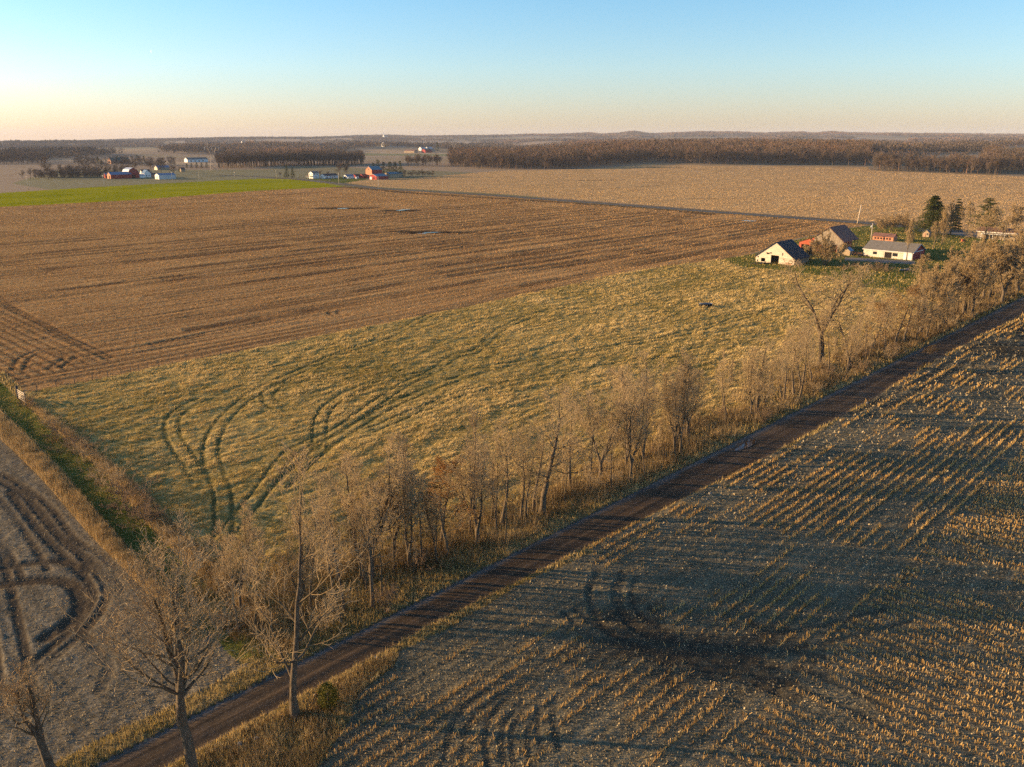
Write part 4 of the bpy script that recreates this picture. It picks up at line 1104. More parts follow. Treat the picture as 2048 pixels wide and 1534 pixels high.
b.slab([(-5.2, -.3, 5.03), (0, -.3, ZR + .06), (0, Lb + .3, ZR + .06), (-5.2, Lb + .3, 5.03)][::-1], .09)
b.slab([(.005, -.3, ZR + .06), (XR + .3, -.3, ZR - (XR + .3) * .84 + .06), (XR + .3, Lb + .3, ZR - (XR + .3) * .84 + .06), (.005, Lb + .3, ZR + .06)][::-1], .09)
b.build('roof', M['rust_roof'], rb)
b = MB()
for k in range(6): b.bar((XR + .1, .2 + k * 2.5, 0), (XR + .1, .2 + k * 2.5, ptop(XR) - .05), .11, 5)
b.build('post', M['wood_post'], rb)
for k in range(1): pass

def gabled(name, label, cat, p, rz, W, L, EV, RD, wall, roof, front=None, gambrel=False, over=.3, group=None, wins=(), doors=(), winm='glass_dark', doorm='white_paint', trim=None):
    """a ridged building: local x across the gable, y along the ridge, origin at the foot of the front gable"""
    o = thing(name, p, label, cat, rz, group); h = W / 2
    pf = [(-h, EV), (-h * .62, EV + (RD - EV) * .68), (0, RD), (h * .62, EV + (RD - EV) * .68), (h, EV)] if gambrel else [(-h, EV), (0, RD), (h, EV)]
    b = MB().prism([(h, -.3), (-h, -.3)] + pf, .0, L); b.build('wall', M[wall], o)
    if front:
        b = MB().prism([(h - .02, -.3), (-h + .02, -.3)] + [(x * .99, z - .03) for x, z in pf], -.06, -.003); b.build('front_wall', M[front], o)
    b = MB()
    for (x0, z0), (x1, z1) in zip(pf[:-1], pf[1:]):
        s = (z1 - z0) / (x1 - x0)
        a0 = x0 - over if x0 == -h else x0; a1 = x1 + over if x1 == h else x1
        za = z0 + (a0 - x0) * s + .10; zb_ = z1 + (a1 - x1) * s + .10
        b.slab([(a0 + .002, -over, za), (a1 - .002, -over, zb_), (a1 - .002, L + over, zb_), (a0 + .002, L + over, za)], .09)
    b.build('roof', M[roof], o)
    if trim:
        b = MB()
        for (x0, z0), (x1, z1) in zip(pf[:-1], pf[1:]): b.bar((x0, -over - .03, z0 + .05), (x1, -over - .03, z1 + .05), .11, 4)
        b.build('trim', M[trim], o)
    def patch(side, a, c, z0, z1, e=.05):
        if side == 'f': return MB().box(a, c, -.06 - e, -.058, z0, z1)
        if side == 'r': return MB().box(h + .003, h + e, a, c, z0, z1)
        if side == 'l': return MB().box(-h - e, -h - .003, a, c, z0, z1)
        return MB().box(a, c, L + .003, L + e, z0, z1)
    for w_ in wins: patch(*w_).build('window', M[winm], o)
    for d_ in doors: patch(*d_, e=.09).build('door', M[doorm], o)
    return o

# --- garage: long side to the camera, ridge square to the road
p0 = at(1744.5, 509); p1 = at(1824.5, 521); p2 = at(1855, 509.5)
Lg = math.dist(p0, p1); Wg = min(math.dist(p1, p2), 11.5)
mid = [(p1[k] + (p2[k] - p1[k]) * .5) for k in (0, 1)]
g = thing('garage', (p1[0] + Wg / 2 * UX, p1[1] + Wg / 2 * UY, p1[2] - .05), 'long white fronted garage with a red end gable and grey shingle roof', 'garage', RZ_V)
h = Wg / 2; EV, RD = 2.7, 5.0
# local: x runs along -u .. here x = +h is the side nearest the camera front
b = MB(); b.box(-h, -h + .1, 0, Lg, 0, EV); b.prism([(h, 0), (-h, 0), (-h, EV), (0, RD), (h, EV)], Lg - .1, Lg)
b.build('back_wall', M['white_boards'], g)
MB().prism([(h, 0), (-h, 0), (-h, EV), (0, RD), (h, EV)], 0, .1).build('end_wall', M['red_paint'], g)
# with the ridge along V, the long side that faces the camera (towards -u) is at local x = -h
b = MB()
for a, c, z0, z1 in [(.1, 3.0, 0, .02)]: pass
sx = -h - .06
fw = MB(); x = .05
while x < Lg - .1:
    fw.box(-h - .07 + random.uniform(-.01, .01), -h - .01, x, min(x + .38, Lg - .1), .05, EV - .05); x += .4
fw.build('front_wall', M['white_boards'], g)
for a, c in ((.25, 1.55), (1.75, 3.0)):
    MB().box(-h - .16, -h - .08, a, c, .1, EV - .25).build('door', M['white_paint'], g)
MB().box(-h - .13, -h - .075, Lg * .42, Lg * .56, .15, 2.1).build('door', M['dark_gap'], g)
MB().box(-h - .12, -h - .075, Lg * .72, Lg * .80, 1.0, 1.9).build('window', M['glass_dark'], g)
MB().box(-h - .12, -h - .075, Lg * .3, Lg * .4, .9, 2.0).build('window', M['glass_dark'], g)
b = MB(); sl = (RD - EV) / h
b.slab([(-h - .4, -.3, EV - .4 * sl + .06), (0, -.3, RD + .06), (0, Lg + .3, RD + .06), (-h - .4, Lg + .3, EV - .4 * sl + .06)][::-1], .1)
b.slab([(.004, -.3, RD + .06), (h + .4, -.3, EV - .4 * sl + .06), (h + .4, Lg + .3, EV - .4 * sl + .06), (.004, Lg + .3, RD + .06)][::-1], .1)
b.build('roof', M['grey_shingle'], g)
b = MB(); b.bar((-h - .4, -.36, EV - .4 * sl), (0, -.36, RD), .1, 4); b.bar((0, -.36, RD), (h + .4, -.36, EV - .4 * sl), .1, 4)
b.box(-h - .5, -h - .42, -.3, Lg + .3, EV - .4 * sl - .12, EV - .4 * sl + .06)
b.build('trim', M['white_paint'], g)
MB().box(-h + 2.6, h - 2.2, -.22, -.01, 2.62, 2.84).build('door_track', M['white_paint'], g)
MB().box(h - 4.6, h - 2.4, -.14, -.01, .1, 2.6).build('sliding_door', M['red_paint'], g)
MB().box(h - 4.66, h - 4.58, -.16, -.142, .1, 2.6).build('door_edge', M['white_paint'], g)

# --- small farm buildings
gabled('garden_shed', 'tiny weathered shed with a pale blue tin roof beside the junk pile', 'shed', at(1691, 510.5), RZ_U, 3.0, 2.6, 1.7, 2.7, 'grey_boards', 'blue_metal', 'tan_siding')
p = at(1790, 482)
o = gabled('poultry_shed', 'low shed with a rusty tin roof and a lit row of small openings', 'shed', (p[0], p[1], p[2]), RZ_V, 4.2, 8.2, 1.7, 2.8, 'salmon_and_lit_red', 'rust_roof', wins=[('l', 1.0 + 1.15 * k, 1.7 + 1.15 * k, .55, 1.25) for k in range(6)])
o.location.x -= 0
gabled('playhouse', 'little bare wood playhouse on the lawn by the gravel drive', 'playhouse', at(1851, 474), RZ_U, 2.6, 2.2, 1.8, 3.0, 'salmon_and_lit_red', 'grey_boards', 'tan_siding', wins=[('f', .35, .95, 1.0, 1.6)], doors=[('f', -.7, -.1, 0, 1.6)], doorm='brick')
# house at the right behind the trees: two levels with white fascias
p = at(2036, 480)
ho = thing('farm_house', p, 'tan house with white roof edges and a porch half hidden behind bare trees', 'house', RZ_V)
MB().box(-5, 5, 0, 14, 0, 2.7).build('wall', M['grey_boards'], ho)
b = MB(); b.prism([(5.5, 2.7), (-5.5, 2.7), (-5.5, 2.95), (0, 4.4), (5.5, 2.95)], -.5, 14.5); b.build('roof', M['rust_roof'], ho)
b = MB(); b.box(-5.62, -5.51, -.5, 14.5, 2.68, 2.98); b.bar((-5.5, -.56, 2.85), (0, -.56, 4.3), .12, 4); b.bar((0, -.56, 4.3), (5.5, -.56, 2.85), .12, 4); b.build('trim', M['white_paint'], ho)
MB().box(-8, -5.65, 3, 12, 2.2, 2.38).build('porch_roof', M['white_paint'], ho)
b = MB()
for y in (3.2, 7.5, 11.8): b.bar((-7.8, y, -.1), (-7.8, y, 2.2), .09, 5)
b.build('post', M['white_paint'], ho)
for y in (2.0, 6.2, 10.2): MB().box(-5.06, -5.003, y, y + 1.3, .9, 2.0).build('window', M['glass_dark'], ho)
MB().box(-5.07, -5.003, 8.1, 9.1, 0, 2.1).build('door', M['dark_gap'], ho)

# --- poles
def pole(bx, by, ty, label, group=None, arm=False, can=False, r=.15, lean=0.0):
    p = at(bx, by); h = top_z(p, ty) - p[2]
    o = thing('utility_pole', p, label, 'utility pole', RZ_U, group)
    MB().bar((0, 0, -.2), (lean, 0, h), r, 8, r * .7).build('pole', M['pole_wood'], o, True)
    if arm:
        MB().box(-1.2, 1.2, -.07, .07, h - .75, h - .6).build('crossarm', M['pole_wood'], o)
        b = MB()
        for x in (-1.1, -.4, .4, 1.1): b.bar((x, 0, h - .6), (x, 0, h - .42), .05, 6)
        b.build('insulator', M['white_paint'], o)
    if can:
        b = MB(); b.bar((-.38, 0, h - 2.0), (-.38, 0, h - .9), .26, 10); b.build('transformer', M['grey_metal'], o, True)
    return o
pole(1714.5, 447.5, 409, 'tall pale wooden pole leaning slightly beside the paved road right of the barns', lean=.9, r=.27)
pole(1741.5, 481, 446, 'wooden pole with a grey transformer between the red barn and the garage', can=True, r=.16)
pole(678, 368, 345, 'pale pole at the green corner by the road bend', 'poles along the paved road', r=.22)
pole(757, 375.5, 353, 'pale pole in front of the big teal roofed barn', 'poles along the paved road', r=.22)
pole(885, 384, 363, 'faint pole right of the far farm shrubs', 'poles along the paved road', r=.12)
pole(553, 359, 339, 'faint pole left of the conifer pair', 'poles along the paved road', r=.14)
pole(57, 382, 352, 'leftmost pale pole beyond the green field', 'poles beyond the green field', True, r=.16)
pole(208, 373.5, 350, 'pale pole in front of the long red barn', 'poles beyond the green field', True, r=.16)
pole(345, 366, 344, 'pale pole in front of the white metal barn', 'poles beyond the green field', True, r=.14)
pole(399, 362, 343, 'thin dark pole between the white barn and the lattice tower', 'poles beyond the green field', r=.12)
pole(470, 359, 343, 'pale pole right of the lattice tower', 'poles beyond the green field', True, r=.16)
for bx, by, ty, lab in [(607, 358, 354.5, 'brown mailbox post at the house end of the road'), (640, 361, 356.5, 'dark post on the lawn edge below the white house'), (660, 364.5, 357, 'tall black post on the lawn edge below the blue house')]:
    p = at(bx, by); o = thing('lawn_post', p, lab, 'post'); hh = top_z(p, ty) - p[2]
    MB().bar((0, 0, -.1), (0, 0, hh), .22, 6).build('post', M['wood_post'], o); MB().box(-.3, .3, -.35, .35, hh, hh + .5).build('box', M['dark_gap'], o)

# --- gate and fence posts
p = at(36, 797); q = at(51, 796 - 2)
go = thing('field_gate', at(37, 800), 'old wooden rail gate with a dark post at the pasture corner', 'gate', R(-43))
MB().bar((0, 0, -.3), (0, 0, 2.3), .16, 8).build('post', M['dark_roof'], go, True)
b = MB()
for k in range(5): b.box(.2, 3.3, -.03, .03, .35 + .33 * k, .47 + .33 * k)
b.bar((.3, .04, .4), (3.2, .04, 1.75), .05, 4); b.box(3.22, 3.36, -.05, .05, 0, 1.9)
b.build('rails', M['cream_boards'], go)
k = 0
for t_ in np.linspace(0.012, 1, 40):
    pts = spline(bnd, 10); i = t_ * (len(pts) - 1); q = pts[int(i)] if int(i) >= len(pts) - 1 else pts[int(i)] * (1 - i % 1) + pts[int(i) + 1] * (i % 1)
    q = q + np.array([VX, VY]) * rs.normal(-.4, .12)
    tag(MB().bar((0, 0, -.2), (rs.normal(0, .04), rs.normal(0, .04), 1.25), .055, 5).build('fence_post', M['wood_post']), 'thin fence post along the grass edge between pasture and brown field', 'fence post', 'fence posts on the field edge').location = (q[0], q[1], float(zground(q[:1], q[1:])[0]))
for j in range(7):
    P0 = at(1745 + j * 16, 566 - j * 3.5)
    tag(MB().bar((0, 0, -.2), (.03, .05, 1.5), .08, 5).build('fence_post', M['wood_post']), 'pale fence post along the farmyard side of the pasture', 'fence post', 'fence posts below the farmyard').location = P0

# --- things lying about
p = at(1411, 613)
tr = thing('water_trough', p, 'dark low trough with a pale rim lying alone in the open pasture', 'trough', R(8))
b = MB(); n = 18
el = [(1.7 * math.cos(2 * math.pi * q / n), .62 * math.sin(2 * math.pi * q / n)) for q in range(n)]
vs = [(x, y, 0) for x, y in el] + [(x * 1.04, y * 1.04, .62) for x, y in el] + [(x * .93, y * .9, .62) for x, y in el] + [(x * .9, y * .86, .2) for x, y in el]
fs = [(i + a * n, (i + 1) % n + a * n, (i + 1) % n + (a + 1) * n, i + (a + 1) * n) for a in range(3) for i in range(n)] + [tuple(range(3 * n, 4 * n))]
b.poly(vs, fs).build('tank', M['rubber'], tr)
b = MB()
for i in range(n): b.bar((el[i][0] * 1.0, el[i][1] * 1.0, .64), (el[(i + 1) % n][0], el[(i + 1) % n][1], .64), .07, 4)
b.build('rim', M['grey_metal'], tr)
def heap(name, px, py, w, d, hgt_, mat, label, cat, seed=1, n=14):
    """irregular heap of boards, sheets and bits lying on each other"""
    rg_ = random.Random(seed); b = MB()
    for _ in range(n):
        x, y = rg_.gauss(0, w * .28), rg_.gauss(0, d * .28); z = max(0.02, hgt_ * (1 - (abs(x) / w + abs(y) / d)) * rg_.uniform(.2, .9)); l = rg_.uniform(.3, 1.2); a = rg_.uniform(0, 3.14); t = rg_.uniform(-.4, .4)
        c, s_ = math.cos(a), math.sin(a); e = rg_.uniform(.08, .35)
        b.slab([(x - c * l + s_ * e, y - s_ * l - c * e, z - t * l), (x + c * l + s_ * e, y + s_ * l - c * e, z + t * l), (x + c * l - s_ * e, y + s_ * l + c * e, z + t * l + .08), (x - c * l - s_ * e, y - s_ * l + c * e, z - t * l + .08)], .06)
    o = b.build(name, M[mat]); o.location = at(px, py); return tag(o, label, cat)
heap('junk_pile', 1708, 509, 5, 2.5, 1.1, 'salmon_and_lit_red', 'pile of reddish scrap boards between the tiny shed and the garage', 'scrap pile', 3, 26)
heap('scrap_heap', 1724, 512, 4, 2, .9, 'dark_roof', 'dark scrap heap at the garage end of the junk', 'scrap pile', 4, 22)
heap('rubble_pile', 1530, 527.5, 7, 1.2, .5, 'dark_roof', 'low dark rubble along the foot of the gable barn', 'rubble pile', 6, 26)
heap('board_stack', 1655, 522, 2.2, 1.5, .6, 'tan_siding', 'small stack of pale boards by the big round bush', 'boards', 8, 10)
heap('tarp_heap', 1812, 541, 3, 1.6, .9, 'blue_metal', 'pale blue crumpled sheets lying in the yard below the garage', 'scrap sheets', 9, 16)
for bx, by, lab in [(1739.5, 508, 'upright white drum at the left corner of the garage'), (1744, 511, 'short white drum in front of the upright one')]:
    p = at(bx, by); o = thing('drum', p, lab, 'drum'); MB().bar((0, 0, 0), (0, 0, 1.0), .32, 12).build('body', M['white_paint'], o, True); MB().bar((0, 0, 1.0), (0, 0, 1.05), .33, 12).build('lid', M['grey_metal'], o, True)
o = MB().box(-.35, .35, -.25, .25, 0, .5).bar((-.2, -.3, .12), (-.2, .3, .12), .12, 8).bar((-.5, 0, .5), (-.9, 0, .95), .04, 5).build('lawn_cart', M['red_boards']); o.location = at(1926, 483); o.scale = (1.7, 1.7, 1.7); tag(o, 'small orange red cart on the lawn by the drive', 'cart')

# --- puddles
def m_puddle():
    t = NT('muddy_water'); c = t.co(); f = t.noise(c, 1.5, 2)
    return t.finish(t.ramp(f, [(.3, (.02, .02, .02)), (.7, (.05, .045, .04))]), .06, t.bump(f, .02, .01), .6)
M['water'] = m_puddle()
def puddle(px, py, a, b_, ang, label, seed, lift=.05):
    rg_ = random.Random(seed); n = 28; ph = [rg_.uniform(0, 6.28) for _ in range(4)]
    P = at(px, py); pts = []
    for k in range(n):
        q = 2 * math.pi * k / n; r_ = 1 + .22 * math.sin(2 * q + ph[0]) + .16 * math.sin(3 * q + ph[1]) + .1 * math.sin(5 * q + ph[2])
        pts.append((a * r_ * math.cos(q), b_ * r_ * math.sin(q), 0))
    o = MB().poly([(0, 0, 0)] + pts, [(0, 1 + k, 1 + (k + 1) % n) for k in range(n)]).build('puddle', M['water'])
    ca, sa = math.cos(ang), math.sin(ang); q = np.array([(P[0] + x * ca - y * sa, P[1] + x * sa + y * ca) for x, y, _ in pts + [(x * .5, y * .5, 0) for x, y, _ in pts]])
    o.location = (P[0], P[1], float(np.quantile(zground(q[:, 0], q[:, 1]), .85)) + .015); o.rotation_euler = (0, 0, ang)
    return tag(o, label, 'puddle', kind='structure')
puddle(1494, 889, 2.3, .75, R(46), 'blue puddle on the dirt road beside the pale barked tree', 1)
puddle(1862, 699, 4.2, 1.3, R(46), 'long pale puddle on the far part of the dirt road', 2)
puddle(1850, 728, 2.2, .5, R(46), 'thin puddle in the wheel rut below the long one', 3)
puddle(865, 464, 3.6, 1.0, R(15), 'bright puddle in the dark muddy hollow of the brown field', 4, .1)
puddle(846, 466, 2.4, .7, R(10), 'smaller puddle beside the bright one in the muddy hollow', 5, .1)
puddle(683, 416.5, 4.5, 1.6, R(5), 'pale puddle in the far muddy patch of the brown field', 6, .12)
puddle(803, 420, 1.6, 4.0, R(-40), 'narrow puddle in a wheel rut near the far road', 7, .12)
puddle(811, 419, 1.2, 4.0, R(-40), 'second narrow rut puddle next to the first near the far road', 8, .12)
puddle(1497, 441.5, 3.0, 2.0, R(0), 'small puddle at the field end by the paved road', 9, .1)
for k in range(16):
    u = rs.uniform(20, 190); v = float(vlo(u)) - rs.uniform(.2, 2.4); P0 = xy(u, v)
    b = MB(); n = 7; rr = rs.uniform(.10, .26)
    ring0 = [(rr * rs.uniform(.8, 1.2) * math.cos(6.28 * q / n), rr * rs.uniform(.7, 1.2) * math.sin(6.28 * q / n), -.05) for q in range(n)]
    vs = ring0 + [(x * .75, y * .75, rr * rs.uniform(.5, .8)) for x, y, _ in ring0] + [(0, 0, rr * .85)]
    b.poly(vs, [(i, (i + 1) % n, (i + 1) % n + n, i + n) for i in range(n)] + [(i + n, (i + 1) % n + n, 2 * n) for i in range(n)])
    o = b.build('stone', M['pale_stone'] if 'pale_stone' in M else M.setdefault('pale_stone', plain('pale_field_stone', (.22, .20, .17), .9, .2, 6))); o.location = (P0[0], P0[1], float(zground(P0[:1], P0[1:])[0]))
    tag(o, 'pale field stone beside the corn side edge of the dirt road', 'stone', 'stones on the road edge')

# ------------------------------------------------------------------ far farms
def G_(name, label, cat, px, py, rz, W, L, EV, RD, wall, roof, **kw):
    return gabled(name, label, cat, at(px, py), rz, W, L, EV, RD, wall, roof, **kw)
# farm in the middle
G_('red_barn', 'big red barn with a teal roof and pale sunlit gable at the far farm', 'barn', 738, 356, RZ_U, 10.5, 13, 8.3, 11.6, 'red_paint', 'teal_metal', front='salmon_and_lit_red', trim='white_paint', doors=[('f', -1.5, 1.5, 0, 3.2)], doorm='dark_gap', wins=[('f', -.6, .6, 8.2, 9.2)])  # front gable in a lighter red: sunlight put into its colour
G_('lean_to_barn', 'low red lean-to with teal roof and pale gable edge before the big barn', 'barn', 746, 359, RZ_U, 12, 14, 3.2, 5.2, 'red_paint', 'teal_metal', trim='white_paint', doors=[('f', -4.8, -2.0, 0, 2.4)], wins=[('f', .5, 2.5, .6, 2.2)])
G_('machine_shed', 'long low shed with a teal roof right of the big red barn', 'shed', 774, 355, RZ_U, 9, 18, 3.6, 5.4, 'tan_siding', 'teal_metal', doors=[('f', -2, 2, 0, 3)], doorm='tan_siding')
G_('red_shed', 'dark red shed with a low roof left of the big red barn', 'shed', 722, 356, RZ_U, 6, 11, 2.6, 4.0, 'red_paint', 'rust_roof', wins=[('r', 2, 3.2, .9, 1.8), ('r', 6, 7.2, .9, 1.8)])
G_('red_shed', 'small dark red shed nearest the white vehicles of the far farm', 'shed', 708, 356, RZ_U, 6, 7, 2.4, 3.8, 'red_paint', 'dark_roof', doors=[('r', 2, 4, 0, 2)])
wh = G_('white_house', 'two storey white house with a brown porch at the left end of the far farm', 'house', 622, 357, RZ_U, 7.5, 7.5, 5.2, 7.0, 'white_paint', 'grey_shingle', wins=[('f', -2.6, -1.6, 3.4, 4.6), ('f', 1.6, 2.6, 3.4, 4.6), ('r', 1.5, 2.5, 3.4, 4.6), ('r', 4.5, 5.5, 3.4, 4.6), ('r', 3, 4, 1, 2.2)], doors=[('f', -.5, .5, 0, 2.1)], doorm='brick')
MB().box(-4.6, 4.6, -3.0, -.35, 2.45, 2.75).build('porch_roof', M['rust_roof'], wh)
b = MB(); [b.bar((x, -2.8, -.1), (x, -2.8, 2.45), .12, 5) for x in (-4.3, -1.4, 1.4, 4.3)]; b.build('post', M['white_paint'], wh)
G_('ranch_house', 'low pale blue house with a dark roof beside the two storey white house', 'house', 645, 357, RZ_U, 8.5, 16, 2.8, 4.6, 'white_paint', 'dark_roof', wins=[('r', 2, 3.4, .9, 2), ('r', 6, 7.4, .9, 2), ('r', 11, 12.4, .9, 2), ('f', -2, -.8, .9, 2)], doors=[('r', 8.8, 9.8, 0, 2.1)], doorm='brick')
G_('white_shed', 'white shed between the blue house and the red sheds', 'shed', 690, 357, RZ_U, 6, 9, 2.4, 3.8, 'white_paint', 'blue_metal', doors=[('f', -1.8, 1.8, 0, 2.1)], doorm='glass_dark', wins=[('r', 3, 4, 1, 1.9)])
def car(px, py, rz, mat, label, van=False):
    o = thing('parked_car', at(px, py), label, 'car', rz); H_ = 2.1 if van else 1.45
    pr = [(-2.2, .35), (2.2, .35), (2.25, .8), (1.3 if not van else 2.0, .92), (.8 if not van else 1.5, H_), (-1.5 if not van else -2.1, H_), (-2.2, .95)]
    MB().prism(pr, -.85, .85).build('body', M[mat], o)
    MB().prism([(-1.3, .98), (1.1, .98), (.75, H_ - .08), (-1.3, H_ - .08)], -.87, .87).build('window', M['glass_dark'], o)
    for x in (-1.35, 1.4):
        for y in (-.8, .8): MB().bar((x, y - .12, .33), (x, y + .12, .33), .34, 10).build('wheel', M['rubber'], o)
    return o
car(700, 357.5, R(20), 'white_paint', 'white car parked beside the small red shed at the far farm')
car(714, 358, R(70), 'white_paint', 'white van parked in front of the dark red sheds', True)
car(655, 358.3, R(10), 'blue_metal', 'blue car parked in front of the pale blue house')
# farm on the left
G_('red_barn', 'long low red barn with blue grey roof left of the arched barn', 'barn', 218.5, 357.5, RZ_U, 9, 21, 4.0, 6.4, 'red_paint', 'blue_metal', front='salmon_and_lit_red', trim='white_paint', doors=[('f', .3, 2.6, 0, 2.8)], doorm='dark_gap')  # paler red on the end gable paints the sun falling there
G_('red_shed', 'small red shed with a blue roof at the left end of the long red barn', 'shed', 210, 356, RZ_U, 5, 8, 3.0, 4.8, 'red_paint', 'blue_metal')
G_('gambrel_barn', 'tall dark red barn with an arched roof and dark gable behind the long barn', 'barn', 268, 356, RZ_V, 12, 15, 4.5, 10.2, 'red_paint', 'pale_metal_and_shaded_white', gambrel=True, doors=[('f', -1.6, 1.6, 0, 3)], doorm='dark_gap', wins=[('f', -.6, .6, 6.5, 7.5)])
G_('white_house', 'white gabled house with a dark roof beside the arched barn', 'house', 283, 354, RZ_U, 6.5, 9, 4.2, 7.6, 'white_paint', 'dark_roof', wins=[('f', -.6, .6, 3.4, 4.6), ('r', 2, 3, 1, 2.4), ('r', 5, 6, 1, 2.4)])
G_('blue_house', 'pale blue house with a steep blue roof right of the white gabled house', 'house', 296, 354.5, RZ_V, 7, 8, 4.0, 7.4, 'white_paint', 'blue_metal', wins=[('f', -1.8, -.9, 1, 2.3), ('f', .9, 1.8, 1, 2.3)])
G_('red_shed', 'small red shed behind the long white metal barn', 'shed', 302, 353.5, RZ_U, 5, 8, 2.4, 3.8, 'salmon_and_lit_red', 'dark_roof')
G_('white_barn', 'long white metal barn with a shade greyed side and skylit blue grey roof standing in front of the left farm', 'barn', 314.5, 358.5, RZ_U, 9, 17, 4.0, 5.6, 'pale_metal_and_shaded_white', 'blue_metal', front='white_paint', doors=[('f', -2, 2, 0, 3.0)], doorm='white_boards')  # side wall greyed and roof blued: shade and skylight put into the colour
G_('white_garage', 'small white garage left of the white gabled house', 'garage', 276, 355.5, RZ_U, 5, 6, 2.4, 3.6, 'white_paint', 'pale_metal_and_shaded_white', doors=[('f', -1.8, 1.8, 0, 2.1)], doorm='white_boards')
G_('cream_house', 'cream house behind the round topped tree right of the left farm', 'house', 312, 340, RZ_U, 9, 16, 3.2, 5.5, 'tan_siding', 'blue_metal', front='white_boards', wins=[('r', 3, 4.4, .9, 2.1), ('r', 8, 9.4, .9, 2.1)])
G_('brick_house', 'brick house with a green roof among evergreens on the left', 'house', 219, 327.5, RZ_U, 14, 30, 4.5, 9.5, 'brick', 'green_roof', front='brick', wins=[('f', -3, -1.4, 1.2, 3), ('f', 1.4, 3, 1.2, 3), ('r', 5, 7, 1, 2.8), ('r', 16, 18, 1, 2.8)])
G_('white_house', 'small cream house just right of the green roofed brick house', 'house', 247, 325, RZ_U, 9, 9, 4, 7, 'tan_siding', 'grey_shingle', wins=[('f', -1, 1, 1, 2.4)])
G_('white_house', 'long white house with a pale blue side above the dark evergreen row', 'house', 372, 324.5, RZ_U, 12, 36, 4.5, 7.5, 'white_paint', 'grey_shingle', front='white_paint', wins=[('r', 5 + 7 * k, 7.5 + 7 * k, 1, 2.8) for k in range(4)])
G_('yellow_shed', 'small yellowish shed left of the dark evergreen row', 'shed', 361, 343.5, RZ_U, 4, 5, 3, 5, 'tan_siding', 'dark_roof')
# farms near the skyline
G_('white_barn', 'white sunlit barn end in the farthest farm row', 'barn', 766, 293.5, RZ_U, 22, 30, 9, 15, 'white_paint', 'blue_metal', front='white_paint')
G_('white_barn', 'second white barn in the farthest farm row', 'barn', 776, 293.5, RZ_U, 20, 34, 8, 13, 'white_paint', 'blue_metal', front='white_paint')
G_('pale_barn', 'long pale blue barn in the middle of the farthest farm row', 'barn', 786, 293.5, RZ_U, 20, 46, 8, 13, 'pale_metal_and_shaded_white', 'blue_metal')
G_('pale_barn', 'pale barn at the right end of the farthest farm row', 'barn', 798, 293.5, RZ_U, 18, 30, 7, 12, 'white_paint', 'blue_metal')
G_('tan_barn', 'long sunlit tan barn in front of the hilltop farm', 'barn', 832, 305.5, RZ_V, 16, 34, 5, 8, 'tan_siding', 'rust_roof', front='tan_siding').rotation_euler = (0, 0, R(60))
G_('red_barn', 'dark red barn right of the long tan barn', 'barn', 847, 305.5, RZ_U, 16, 24, 6, 10, 'red_paint', 'dark_roof')
G_('white_house', 'white house on the rise behind the long tan barn', 'house', 840, 301, RZ_U, 12, 16, 6, 10, 'white_paint', 'pale_metal_and_shaded_white', front='white_paint')
G_('white_house', 'white house among dark conifers behind the dark red barn', 'house', 853, 301, RZ_U, 12, 18, 6, 10, 'white_paint', 'pale_metal_and_shaded_white', front='white_paint')
G_('tan_house', 'tan house right of the dark red barn on the rise', 'house', 858, 304, RZ_U, 12, 18, 5, 9, 'tan_siding', 'grey_shingle', front='tan_siding')
G_('white_house', 'tiny white house on the far slope right of the lattice tower', 'house', 483, 281, RZ_U, 22, 26, 10, 16, 'white_paint', 'grey_shingle', front='white_paint')
G_('white_house', 'tiny white house on the far slope left of its twin', 'house', 474, 281, RZ_U, 16, 22, 8, 12, 'white_paint', 'pale_metal_and_shaded_white', front='white_paint')
ch = G_('white_church', 'tiny white church with a spire on the skyline wood', 'church', 767, 281.5, RZ_U, 22, 34, 12, 20, 'white_paint', 'grey_shingle', front='white_paint')
MB().box(-3, 3, 1, 7, 18, 27).build('tower', M['white_paint'], ch); MB().bar((0, 4, 27), (0, 4, 40), 3, 4, .3).build('spire', M['white_paint'], ch)
G_('pale_building', 'pale low building left of the tiny church', 'building', 758, 282, RZ_U, 26, 40, 8, 12, 'white_paint', 'grey_shingle', front='white_paint')
G_('pale_building', 'pale low building right of the tiny church', 'building', 776, 282, RZ_U, 20, 36, 8, 12, 'white_paint', 'blue_metal')

